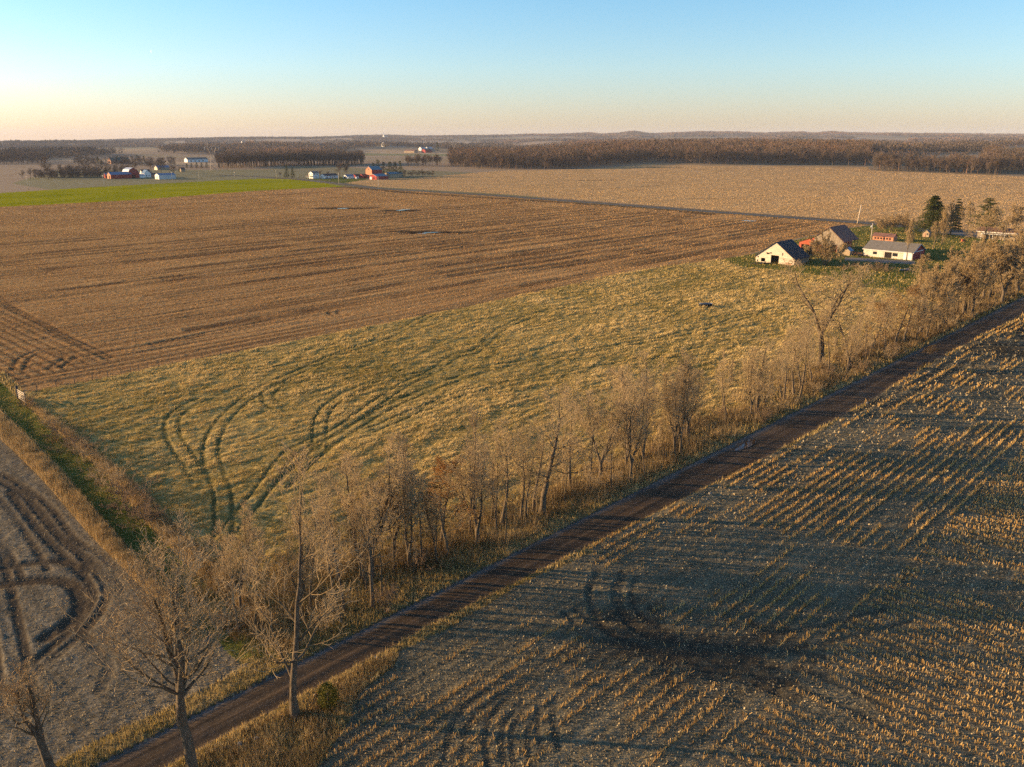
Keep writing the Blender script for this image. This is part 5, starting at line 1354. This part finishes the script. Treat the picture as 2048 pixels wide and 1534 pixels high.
# --- lattice towers
def lattice(bx, by, ty, label, rz, r=.16):
    p = at(bx, by); h = top_z(p, ty) - p[2]; s = h / 35
    o = thing('lattice_tower', p, label, 'pylon', rz)
    b = MB(); wz = [(0, 4.6), (7, 3.2), (13, 2.3), (19, 1.6)]
    for (z0, w0), (z1, w1) in zip(wz[:-1], wz[1:]):
        for sx, sy in ((1, 1), (1, -1), (-1, 1), (-1, -1)):
            b.bar((sx * w0 * s, sy * w0 * .8 * s, z0 * s), (sx * w1 * s, sy * w1 * .8 * s, z1 * s), r, 4)
        for ax in (0, 1):
            for sg in (1, -1):
                P0 = lambda w_, z_, e: ((e * w_ * s, sg * w_ * .8 * s, z_ * s) if ax == 0 else (sg * w_ * s, e * w_ * .8 * s, z_ * s))
                b.bar(P0(w0, z0, 1), P0(w1, z1, -1), r * .6, 3); b.bar(P0(w0, z0, -1), P0(w1, z1, 1), r * .6, 3); b.bar(P0(w1, z1, 1), P0(w1, z1, -1), r * .6, 3)
    b.build('legs', M['steel'], o)
    b = MB()
    for sx in (1, -1):
        for sy in (1, -1):
            b.bar((sx * 1.6 * s, sy * 1.3 * s, 19 * s), (sx * 5.2 * s, sy * .7 * s, 30 * s), r, 4); b.bar((sx * .6 * s, sy * 1.0 * s, 20 * s), (sx * 3.6 * s, sy * .7 * s, 30 * s), r * .6, 3)
        for k in range(5):
            f0, f1 = k / 5, (k + 1) / 5
            b.bar((sx * (1.6 + 3.6 * f0) * s, 0, (19 + 11 * f0) * s), (sx * (.6 + 3.0 * f1) * s, 0, (20 + 10 * f1) * s), r * .5, 3)
        b.bar((sx * 5.2 * s, 0, 30 * s), (sx * 4.2 * s, 0, 35 * s), r * .8, 4)
    b.build('waist', M['steel'], o)
    b = MB()
    for z in (30, 32): b.bar((-9 * s, 0, z * s), (9 * s, 0, z * s), r, 4)
    for k in range(12): b.bar(((-9 + 1.5 * k) * s, 0, (30 if k % 2 else 32) * s), ((-7.5 + 1.5 * k) * s, 0, (32 if k % 2 else 30) * s), r * .5, 3)
    b.bar((-4.2 * s, 0, 35 * s), (4.2 * s, 0, 35 * s), r, 4); b.bar((-9 * s, 0, 31 * s), (-4.2 * s, 0, 35 * s), r * .7, 3); b.bar((9 * s, 0, 31 * s), (4.2 * s, 0, 35 * s), r * .7, 3)
    b.build('crossarm', M['steel'], o)
    b = MB()
    for x in (-8.5, 0, 8.5): b.bar((x * s, 0, 30 * s), (x * s, 0, 26.5 * s), .22, 5)
    b.build('insulator', M['grey_metal'], o)
lattice(428, 342, 285.5, 'tall rust coloured lattice pylon in front of the left wood', R(18), .24)
lattice(908, 308, 283.5, 'faint distant lattice pylon with wide arms before the main wood', R(18), .3)
for bx, ty in ((545, 261), (830, 263), (1010, 261)):
    p = at(bx, 277); z0 = float(hgt(p[0], p[1])); h = top_z(p, ty) - z0
    o = thing('radio_mast', (p[0], p[1], z0), {545: 'hair thin mast on the skyline above the left wood', 830: 'hair thin mast on the skyline above the hilltop farm', 1010: 'hair thin mast on the skyline above the main wood'}[bx], 'mast')
    MB().bar((0, 0, 0), (0, 0, h), 1.0, 3, .8).build('mast', M['steel'], o)
# ------------------------------------------------------------------ woods
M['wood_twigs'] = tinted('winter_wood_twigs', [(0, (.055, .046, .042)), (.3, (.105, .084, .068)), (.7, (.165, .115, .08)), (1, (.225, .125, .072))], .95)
def wood_tree(seed, n, wt=.22, h=20.0, spread=.26, trunk=True, pale=False, base=.32, red=0.0):
    """a full grown winter tree: stem, rising limbs and a haze of twigs; tint per part"""
    g = np.random.RandomState(seed); L = []
    segs = []; p = (0, 0, 0); top = h * .72; lean = g.normal(0, .03, 2)
    for k in range(5):
        q = (lean[0] * h * (k + 1) / 5 + g.normal(0, .12), lean[1] * h * (k + 1) / 5 + g.normal(0, .12), top * (k + 1) / 5)
        segs.append((p, q, .34 * (1 - .15 * k), .34 * (1 - .15 * (k + 1)))); p = q
    tips = []
    for k in range(9):
        f = g.uniform(base, .95); s = segs[min(4, int(f * 5))][0]; z = f * top; a = k * 2.4 + g.normal(0, .3); ln = h * g.uniform(.22, .40) * (1.1 - .4 * f); el = R(g.uniform(30, 62)) + f * .3
        q = (s[0] + math.cos(a) * math.cos(el) * ln, s[1] + math.sin(a) * math.cos(el) * ln, z + math.sin(el) * ln)
        segs.append(((s[0], s[1], z), q, .14, .05)); tips.append(((s[0], s[1], z), q))
    v, f, t = tubes(segs, 3)
    tt = np.full(len(v), .95 if pale else .25); L.append((v, np.stack([f[:, 0], f[:, 1], f[:, 2]], 1), tt)); L.append((v, np.stack([f[:, 0], f[:, 2], f[:, 3]], 1), tt))
    T0 = np.array([a for a, b in tips]); T1 = np.array([b for a, b in tips]); j = g.randint(0, len(tips), n)
    c = T0[j] + (T1[j] - T0[j]) * (g.rand(n, 1) ** .6) + g.normal(0, 1, (n, 3)) * [h * .045, h * .045, h * .03]
    ax = np.array([segs[4][1][0], segs[4][1][1]])
    out = np.arctan2(c[:, 1] - ax[1], c[:, 0] - ax[0])
    ln = g.uniform(1.2, 3.4, n) * h / 20
    V, F, T = blades(c, ln, g.uniform(.6, 1.4, n) * wt, .55, np.clip(g.normal(.45 + red + .015 * (c[:, 2] - .75 * h), .10, n), 0, 1), leandir=out)  # tint rises with height, painting the crowns' sunlit tops
    L.append((V, F, T))
    return cat_(L)
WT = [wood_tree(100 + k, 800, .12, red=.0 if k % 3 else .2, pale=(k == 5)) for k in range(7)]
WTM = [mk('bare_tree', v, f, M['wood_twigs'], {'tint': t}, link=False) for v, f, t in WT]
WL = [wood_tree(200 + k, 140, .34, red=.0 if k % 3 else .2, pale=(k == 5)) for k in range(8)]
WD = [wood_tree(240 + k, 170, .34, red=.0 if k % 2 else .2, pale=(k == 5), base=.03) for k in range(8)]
def along(pts, n, seed):
    g = np.random.RandomState(seed); P = GP(pts); s = np.r_[0, np.cumsum(np.linalg.norm(np.diff(P, axis=0), axis=1))]
    t = np.linspace(.01, .99, n) * s[-1] + g.normal(0, s[-1] / n * .3, n); t = np.clip(t, 0, s[-1])
    return np.stack([np.interp(t, s, P[:, 0]), np.interp(t, s, P[:, 1])], 1)
def front_trees(pts, n, h, label, group, seed, back=7, which=None):
    g = np.random.RandomState(seed + 50)
    for k, q in enumerate(along(pts, n, seed)):
        d = q / np.linalg.norm(q); q = q + d * g.uniform(0, back)
        i = which[k % len(which)] if which else g.randint(7)
        o = put('bare_tree', WTM[i]); s = g.uniform(.82, 1.1) * h / 20
        o.location = (q[0], q[1], float(hgt(q[0], q[1])) - .2); o.rotation_euler = (0, 0, g.uniform(0, 6.28)); sx = s * g.uniform(.85, 1.15); o.scale = (sx, sx, s)
        tag(o, label, 'tree', group)
def mass(name, polys, spacing, h, label, seed, lod=WL, gaps=0.0, red=0.0):
    """a wood seen as one mass: every tree set down with its own turn, size and tone"""
    g = np.random.RandomState(seed); PV, PF, PT = [], [], []; b = 0; pts = []
    for P in polys:
        x0, y0 = P.min(0); x1, y1 = P.max(0)
        X, Y = np.meshgrid(np.arange(x0, x1, spacing), np.arange(y0, y1, spacing))
        X = X.ravel() + g.uniform(-.5, .5, X.size) * spacing; Y = Y.ravel() + g.uniform(-.5, .5, Y.size) * spacing
        k = inpoly(X, Y, P)
        if gaps: k &= fbm(X / 60, Y / 60, seed) > gaps
        pts.append(np.stack([X[k], Y[k]], 1))
    pts = np.vstack(pts); z = hgt(pts[:, 0], pts[:, 1]); n = len(pts); w = g.randint(0, len(lod), n); tone = .5 * (fbm(pts[:, 0] / 50, pts[:, 1] / 50, seed + 3) - .5) + red
    for i, (v, f, t) in enumerate(lod):
        j = np.nonzero(w == i)[0]
        if not len(j): continue
        a = g.uniform(0, 6.28, len(j)); s = g.uniform(.75, 1.15, len(j)) * h / 20; c, s_ = np.cos(a), np.sin(a); sw = s * g.uniform(.9, 1.3, len(j))
        V = np.stack([(v[None, :, 0] * c[:, None] - v[None, :, 1] * s_[:, None]) * sw[:, None] + pts[j, 0][:, None], (v[None, :, 0] * s_[:, None] + v[None, :, 1] * c[:, None]) * sw[:, None] + pts[j, 1][:, None], v[None, :, 2] * s[:, None] + z[j][:, None] - .2], 2)
        F = f[None] + (np.arange(len(j)) * len(v))[:, None, None] + b
        T = np.clip(t[None] + (tone[j] + g.normal(0, .1, len(j)))[:, None], 0, 1)
        PV.append(V.reshape(-1, 3)); PF.append(F.reshape(-1, 3)); PT.append(T.ravel()); b += V.shape[0] * V.shape[1]
    o = mk(name, np.vstack(PV), np.vstack(PF), M['wood_twigs'], {'tint': np.concatenate(PT)})
    return tag(o, label, 'wood', kind='stuff')
def deep(pts, d, start=6):
    P = GP(pts); q = P / np.linalg.norm(P, axis=1)[:, None]
    return np.vstack([P + q * start, (P + q * d)[::-1]])
B_left = [(436, 337), (500, 335), (560, 333), (640, 332), (700, 331), (727, 330)]
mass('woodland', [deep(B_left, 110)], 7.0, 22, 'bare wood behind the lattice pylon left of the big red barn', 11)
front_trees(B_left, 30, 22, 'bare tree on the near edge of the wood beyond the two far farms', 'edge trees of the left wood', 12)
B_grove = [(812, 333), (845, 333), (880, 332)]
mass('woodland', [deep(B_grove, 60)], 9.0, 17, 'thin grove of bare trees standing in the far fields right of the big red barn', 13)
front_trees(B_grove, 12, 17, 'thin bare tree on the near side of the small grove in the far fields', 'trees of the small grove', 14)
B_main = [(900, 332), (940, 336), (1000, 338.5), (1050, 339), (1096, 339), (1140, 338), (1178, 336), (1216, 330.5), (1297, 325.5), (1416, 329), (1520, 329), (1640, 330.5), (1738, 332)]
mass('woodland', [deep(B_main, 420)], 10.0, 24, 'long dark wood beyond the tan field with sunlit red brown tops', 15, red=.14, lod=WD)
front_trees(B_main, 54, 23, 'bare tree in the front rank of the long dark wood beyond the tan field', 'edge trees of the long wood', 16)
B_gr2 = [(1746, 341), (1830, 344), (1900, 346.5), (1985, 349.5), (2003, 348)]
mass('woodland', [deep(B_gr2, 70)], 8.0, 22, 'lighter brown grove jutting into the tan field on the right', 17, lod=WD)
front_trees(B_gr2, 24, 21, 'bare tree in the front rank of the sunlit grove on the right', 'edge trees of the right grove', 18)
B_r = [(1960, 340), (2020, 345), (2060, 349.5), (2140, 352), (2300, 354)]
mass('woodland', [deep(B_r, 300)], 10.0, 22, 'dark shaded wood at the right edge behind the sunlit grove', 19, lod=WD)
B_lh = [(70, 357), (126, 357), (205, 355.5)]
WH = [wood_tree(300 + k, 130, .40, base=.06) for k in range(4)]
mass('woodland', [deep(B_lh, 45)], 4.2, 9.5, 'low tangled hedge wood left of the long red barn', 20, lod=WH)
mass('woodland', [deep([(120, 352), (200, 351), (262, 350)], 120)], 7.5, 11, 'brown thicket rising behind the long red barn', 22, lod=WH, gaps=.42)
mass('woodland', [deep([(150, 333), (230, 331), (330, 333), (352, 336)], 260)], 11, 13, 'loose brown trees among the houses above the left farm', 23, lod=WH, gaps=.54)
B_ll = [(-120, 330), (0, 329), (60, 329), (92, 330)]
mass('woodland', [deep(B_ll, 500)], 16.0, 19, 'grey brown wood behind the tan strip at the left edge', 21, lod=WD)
for bx, by, ty, lab in [(97, 358.8, 309, 'tallest bare tree of the hedge left of the long red barn'), (143, 356, 327, 'round crowned bare tree in the middle of the hedge left of the long red barn'), (61, 359, 334, 'small lone bare tree at the left end of the hedge'), (46, 359.5, 338, 'thin lone bare tree furthest left of the hedge'),
   (110, 358, 336, 'slim bare tree just right of the tallest hedge tree'), (170, 356, 338, 'bare tree of the hedge nearest the long red barn'), (560, 356, 342, 'small bare tree by the dark conifer pair at the far road'),
   (322, 351, 312, 'round topped dense bare tree above the long white barn'), (347, 352, 325, 'reddish bare tree right of the round topped one'), (270, 348, 318, 'bare tree behind the arched barn'), (303, 346, 318, 'round bare tree behind the pale blue house'),
   (680, 357, 320, 'tall bare tree behind the far farm houses'), (693, 357, 322, 'second tall bare tree behind the far farm houses'), (641, 354, 338, 'small bare tree behind the pale blue ranch house'), (656, 355, 340, 'pale bare tree behind the ranch house roof'), (810, 353, 336, 'small bare tree right of the dark conifers'), (826, 353, 338, 'round bare tree in the far farm hedge'), (845, 353, 337, 'bare tree by the white post in the far farm hedge'), (866, 352, 338, 'last bare tree at the right end of the far farm hedge'),
   (1770, 340, 297, 'wide spreading oak at the left corner of the sunlit grove'), (1090, 341, 318, 'bright tan young tree in front of the long wood'), (1152, 337, 290, 'pale barked tree shining in front of the dark wood'), (1010, 340, 330, 'low tan bush at the left foot of the long wood'),
   (612, 331, 291, 'pale trunked tall tree in the left wood'), (727, 331, 305, 'tall bare tree at the right end of the left wood')]:
    p = at(bx, by); h = top_z(p, ty) - p[2]; k = rs.randint(7)
    if 'pale' in lab and 'ranch' not in lab: k = 5
    o = put('bare_tree', WTM[k]); o.location = p; s = h / 20; o.rotation_euler = (0, 0, rs.uniform(0, 6.28)); w_ = s * (1.5 if 'round' in lab or 'wide' in lab or 'low' in lab or 'young' in lab else 1.1); o.scale = (w_, w_, s); tag(o, lab, 'tree')
# dark conifers at the far farms
def far_conifer(v=1):
    g = np.random.RandomState(v); n = 420; f = g.rand(n) ** 1.3; a = g.uniform(0, 6.28, n); r = 3.1 * (1 - f) ** .7 * g.uniform(.3, 1.05, n)
    P = np.stack([np.cos(a) * r, np.sin(a) * r, .6 + f * 11.2], 1)
    return litter(P, g.uniform(.7, 1.6, n), g.uniform(.4, .8, n), np.clip(g.normal(.4, .22, n), 0, 1))
FCV = [far_conifer(3), far_conifer(4), far_conifer(9)]
FCM = [mk('conifer', v, f, M['needles'], {'tint': t}, link=False) for v, f, t in FCV]
TR3 = mk('trunk', *tubes([((0, 0, -.2), (0, 0, 11), .25, .05)], 5)[:2], M['bark'], link=False)
for j, (bx, by, ty, w_, lab) in enumerate([(574, 356, 331, 1.0, 'taller dark conifer of the pair at the far road'), (586, 356, 335, .95, 'shorter dark conifer of the pair at the far road'),
   (747, 352, 325, .9, 'dark conifer touching the teal barn roof on its left'), (757, 352, 320, 1.1, 'tallest dark conifer behind the big red barn'), (768, 352, 324, 1.3, 'dark round conifer second from the tallest behind the barn'), (780, 353, 323, 1.3, 'broad dark conifer above the machine shed'), (791, 353, 324, 1.2, 'dark conifer above the right end of the machine shed'), (801, 354, 322, 1.0, 'dark pointed conifer at the right end of the barn windbreak'),
   (374, 336, 327, 1.6, 'leftmost dark evergreen of the row below the long white house'), (383, 336, 326, 1.5, 'second evergreen of the row below the long white house'), (394, 336, 325, 1.6, 'third evergreen of the row below the long white house'), (404, 336, 325.5, 1.5, 'fourth evergreen of the row below the long white house'), (414, 336, 325, 1.5, 'last evergreen of the row next to the lattice pylon'),
   (197, 329, 314, 1.2, 'dark evergreen at the left of the brick house'), (204, 330, 318, 1.4, 'dark round evergreen close to the brick house'), (236, 326, 311, 1.0, 'dark evergreen behind the green roof'), (242, 327, 316, 1.0, 'short evergreen right of the green roof'), (275, 322, 309, 1.8, 'large dark evergreen clump above the arched barn'), (288, 322, 312, 1.6, 'second dark evergreen above the arched barn'), (359, 344, 333, .9, 'dark evergreen by the yellowish shed'), (340, 351.5, 342.5, .9, 'small dark evergreen behind the white metal barn'),
   (846, 302, 290, .8, 'dark conifer spike beside the hilltop white house'), (857, 302, 290, .8, 'second dark conifer spike beside the hilltop house'), (875, 303, 284, 1.0, 'dark conifer in the wood right of the hilltop farm')]):
    p = at(bx, by); h = top_z(p, ty) - p[2]; s = h / 11.8
    o = thing('conifer', p, lab, 'tree', rs.uniform(0, 6.28)); o.scale = (s * w_, s * w_, s)
    put('trunk', TR3, o); put('crown', FCM[j % 3], o)
# shrubs of the far farm hedge
g = np.random.RandomState(5)
for k in range(14):
    p = at(800 + k * 5 + g.uniform(-2, 2), 353 + g.uniform(-.5, .8)); o = put('shrub', WTM[g.randint(7)]); o.location = p; s = g.uniform(.2, .34); o.scale = (s * 1.7, s * 1.7, s); o.rotation_euler = (0, 0, g.uniform(0, 6)); tag(o, 'brown shrub in the hedge right of the big red barn', 'shrub', 'hedge shrubs of the far farm')
# ------------------------------------------------------------------ the wooded plain out to the skyline
g = np.random.RandomState(77)
n = 52000
a = g.uniform(R(-40), R(40), n); r = np.exp(g.uniform(np.log(1450), np.log(8700), n))
X, Y = r * np.sin(a), r * np.cos(a)
fx = [(-500, 331), (0, 327), (90, 327), (150, 317), (250, 309), (330, 311), (420, 316), (440, 316), (600, 312), (725, 296.5), (780, 295.5), (870, 296), (900, 303), (960, 306), (1000, 309), (1040, 312), (1300, 300), (1700, 312), (1850, 322), (2048, 320), (2600, 320)]
Pst = GP(fx); st_a = np.arctan2(Pst[:, 0], Pst[:, 1]); st_r = np.hypot(Pst[:, 0], Pst[:, 1])
start = np.interp(a, st_a, st_r)
uu = X * UX + Y * UY; vv = X * VX + Y * VY
field = fbm(uu / 420, vv / 300, 301, 2); f2 = fbm(uu / 900, vv / 700, 302, 2)
dens = np.where(r < 3000, .52, .44)
okk = (r > start) & ((field < dens + .02) | (r > 7000)) & ~((f2 > .66) & (r < 5500))
X, Y, r = X[okk], Y[okk], r[okk]; n = len(X)
sz = np.clip(r * .0058, 11, 46) * g.uniform(.7, 1.3, n); ht = g.uniform(13, 20, n) * (.75 + .5 * fbm(X / 130, Y / 130, 303)); z = hgt(X, Y)
m = 44
tone = np.clip(.42 + 1.3 * (fbm(X / 260, Y / 260, 304) - .5) + g.normal(0, .10, n) + .10 * (X > 200), 0, 1)
cx = g.normal(0, .33, (n, m)) * sz[:, None]; cy = g.normal(0, .33, (n, m)) * sz[:, None]; f = g.rand(n, m) ** .8
cz = ht[:, None] * (.12 + .78 * f) * (1 - .3 * np.minimum(1, (cx ** 2 + cy ** 2) / (sz[:, None] * .6) ** 2))
P = np.stack([X[:, None] + cx, Y[:, None] + cy, z[:, None] + cz], 2).reshape(-1, 3)
nn = len(P); S = np.repeat(sz, m)
V, F, T = blades(P, g.uniform(.14, .30, nn) * np.minimum(S, 22), g.uniform(.06, .16, nn) * S, .6, np.clip(np.repeat(tone, m) + g.normal(0, .07, nn), 0, 1))
tag(mk('distant_forest', V, F, M['wood_twigs'], {'tint': T}), 'grey brown winter woods spreading over the plain to the hazy skyline', 'forest', kind='stuff')

# the faint day moon
n = 24; b = MB(); rim = [(math.cos(R(-90 + 180 * k / n)), math.sin(R(-90 + 180 * k / n))) for k in range(n + 1)]
vs = [(-x, 0, z) for x, z in rim] + [(-x * .45, -.3, z) for x, z in rim]
b.poly(vs, [(k, k + 1, k + 2 + n, k + 1 + n) for k in range(n)])
mm_ = bpy.data.materials.new('moonlight'); mm_.use_nodes = True; mm_.node_tree.nodes.clear(); e_ = mm_.node_tree.nodes.new('ShaderNodeEmission'); e_.inputs[0].default_value = (1, 1, .96, 1); e_.inputs[1].default_value = .42
mm_.node_tree.links.new(e_.outputs[0], mm_.node_tree.nodes.new('ShaderNodeOutputMaterial').inputs[0])
mo = b.build('moon', mm_); t_ = (103 - 767) / FPX; d_ = Vector(((304 - 1024) / FPX, CP - t_ * SP, -(SP + t_ * CP))) * 13500
mo.location = (d_.x, d_.y, d_.z + EYE); mo.scale = (24, 24, 24); mo.rotation_euler = (0, 0, math.atan2(-d_.x, d_.y)); tag(mo, 'faint white crescent moon in the pale sky', 'moon')
# ------------------------------------------------------------------ the air
hz = MB().box(-14500, 14500, -14500, 14500, -8, 150).build('haze', None)
hm = bpy.data.materials.new('pale_air'); hm.use_nodes = True; ht_ = hm.node_tree; ht_.nodes.clear()
ho_ = ht_.nodes.new('ShaderNodeOutputMaterial'); pv = ht_.nodes.new('ShaderNodeVolumePrincipled')
pv.inputs['Color'].default_value = (.70, .79, 1.0, 1); pv.inputs['Density'].default_value = 4.2e-5; pv.inputs['Anisotropy'].default_value = 0
ht_.links.new(pv.outputs[0], ho_.inputs['Volume']); hz.data.materials.append(hm)
tag(hz, 'thin pale haze over the whole plain', 'haze', kind='stuff')
# ------------------------------------------------------------------ light, sky, camera
w = bpy.data.worlds.new('World'); SC.world = w; w.use_nodes = True
nt = w.node_tree; nt.nodes.clear()
out = nt.nodes.new('ShaderNodeOutputWorld'); bg = nt.nodes.new('ShaderNodeBackground'); sky = nt.nodes.new('ShaderNodeTexSky')
sky.sky_type = 'NISHITA'; sky.sun_disc = False
sky.sun_elevation = SUN_EL; sky.sun_rotation = SUN_AZ
sky.altitude = 300; sky.air_density = 1.0; sky.dust_density = .6; sky.ozone_density = 3.0
bg.inputs['Strength'].default_value = .10
tc = nt.nodes.new('ShaderNodeTexCoord'); sx = nt.nodes.new('ShaderNodeSeparateXYZ'); nt.links.new(tc.outputs['Generated'], sx.inputs[0])
rp = nt.nodes.new('ShaderNodeValToRGB'); nt.links.new(sx.outputs['Z'], rp.inputs[0]); e = rp.color_ramp.elements
e[0].position = 0; e[0].color = (1.04, .85, .90, 1); e[1].position = .45; e[1].color = (.88, .92, .95, 1)
for q_, c_ in ((.03, (1.04, .90, .97)), (.075, (1.02, 1.0, 1.05)), (.145, (.86, 1.0, 1.06))): e.new(q_).color = (*c_, 1)
mm = nt.nodes.new('ShaderNodeMix'); mm.data_type = 'RGBA'; mm.blend_type = 'MULTIPLY'; mm.inputs[0].default_value = 1
nt.links.new(sky.outputs[0], mm.inputs[6]); nt.links.new(rp.outputs[0], mm.inputs[7]); nt.links.new(mm.outputs[2], bg.inputs[0]); nt.links.new(bg.outputs[0], out.inputs[0])
sd = bpy.data.lights.new('sun', 'SUN'); sd.energy = 5.0; sd.angle = R(.55); sd.color = (1.0, .66, .32)
so = bpy.data.objects.new('sun', sd); COL.objects.link(so)
D = Vector((math.sin(SUN_AZ) * math.cos(SUN_EL), math.cos(SUN_AZ) * math.cos(SUN_EL), math.sin(SUN_EL)))
so.rotation_euler = D.to_track_quat('Z', 'Y').to_euler(); so.location = (-60, 20, 90)
cd = bpy.data.cameras.new('camera'); co = bpy.data.objects.new('camera', cd); COL.objects.link(co)
co.location = (0, 0, EYE); co.rotation_euler = (R(90) - PITCH, 0, 0)
cd.sensor_width = 36; cd.lens = FPX / 2048 * 36; cd.clip_start = .5; cd.clip_end = 60000
SC.camera = co
SC.view_settings.view_transform = 'Standard'; SC.view_settings.look = 'None'; SC.view_settings.gamma = 1; SC.view_settings.exposure = 1.42
SC.render.resolution_x, SC.render.resolution_y = 1024, 767
SC.cycles.max_bounces = 5; SC.cycles.diffuse_bounces = 3; SC.cycles.transparent_max_bounces = 4
SC.cycles.use_adaptive_sampling = True; SC.cycles.adaptive_threshold = .02
SC.cycles.use_denoising = False
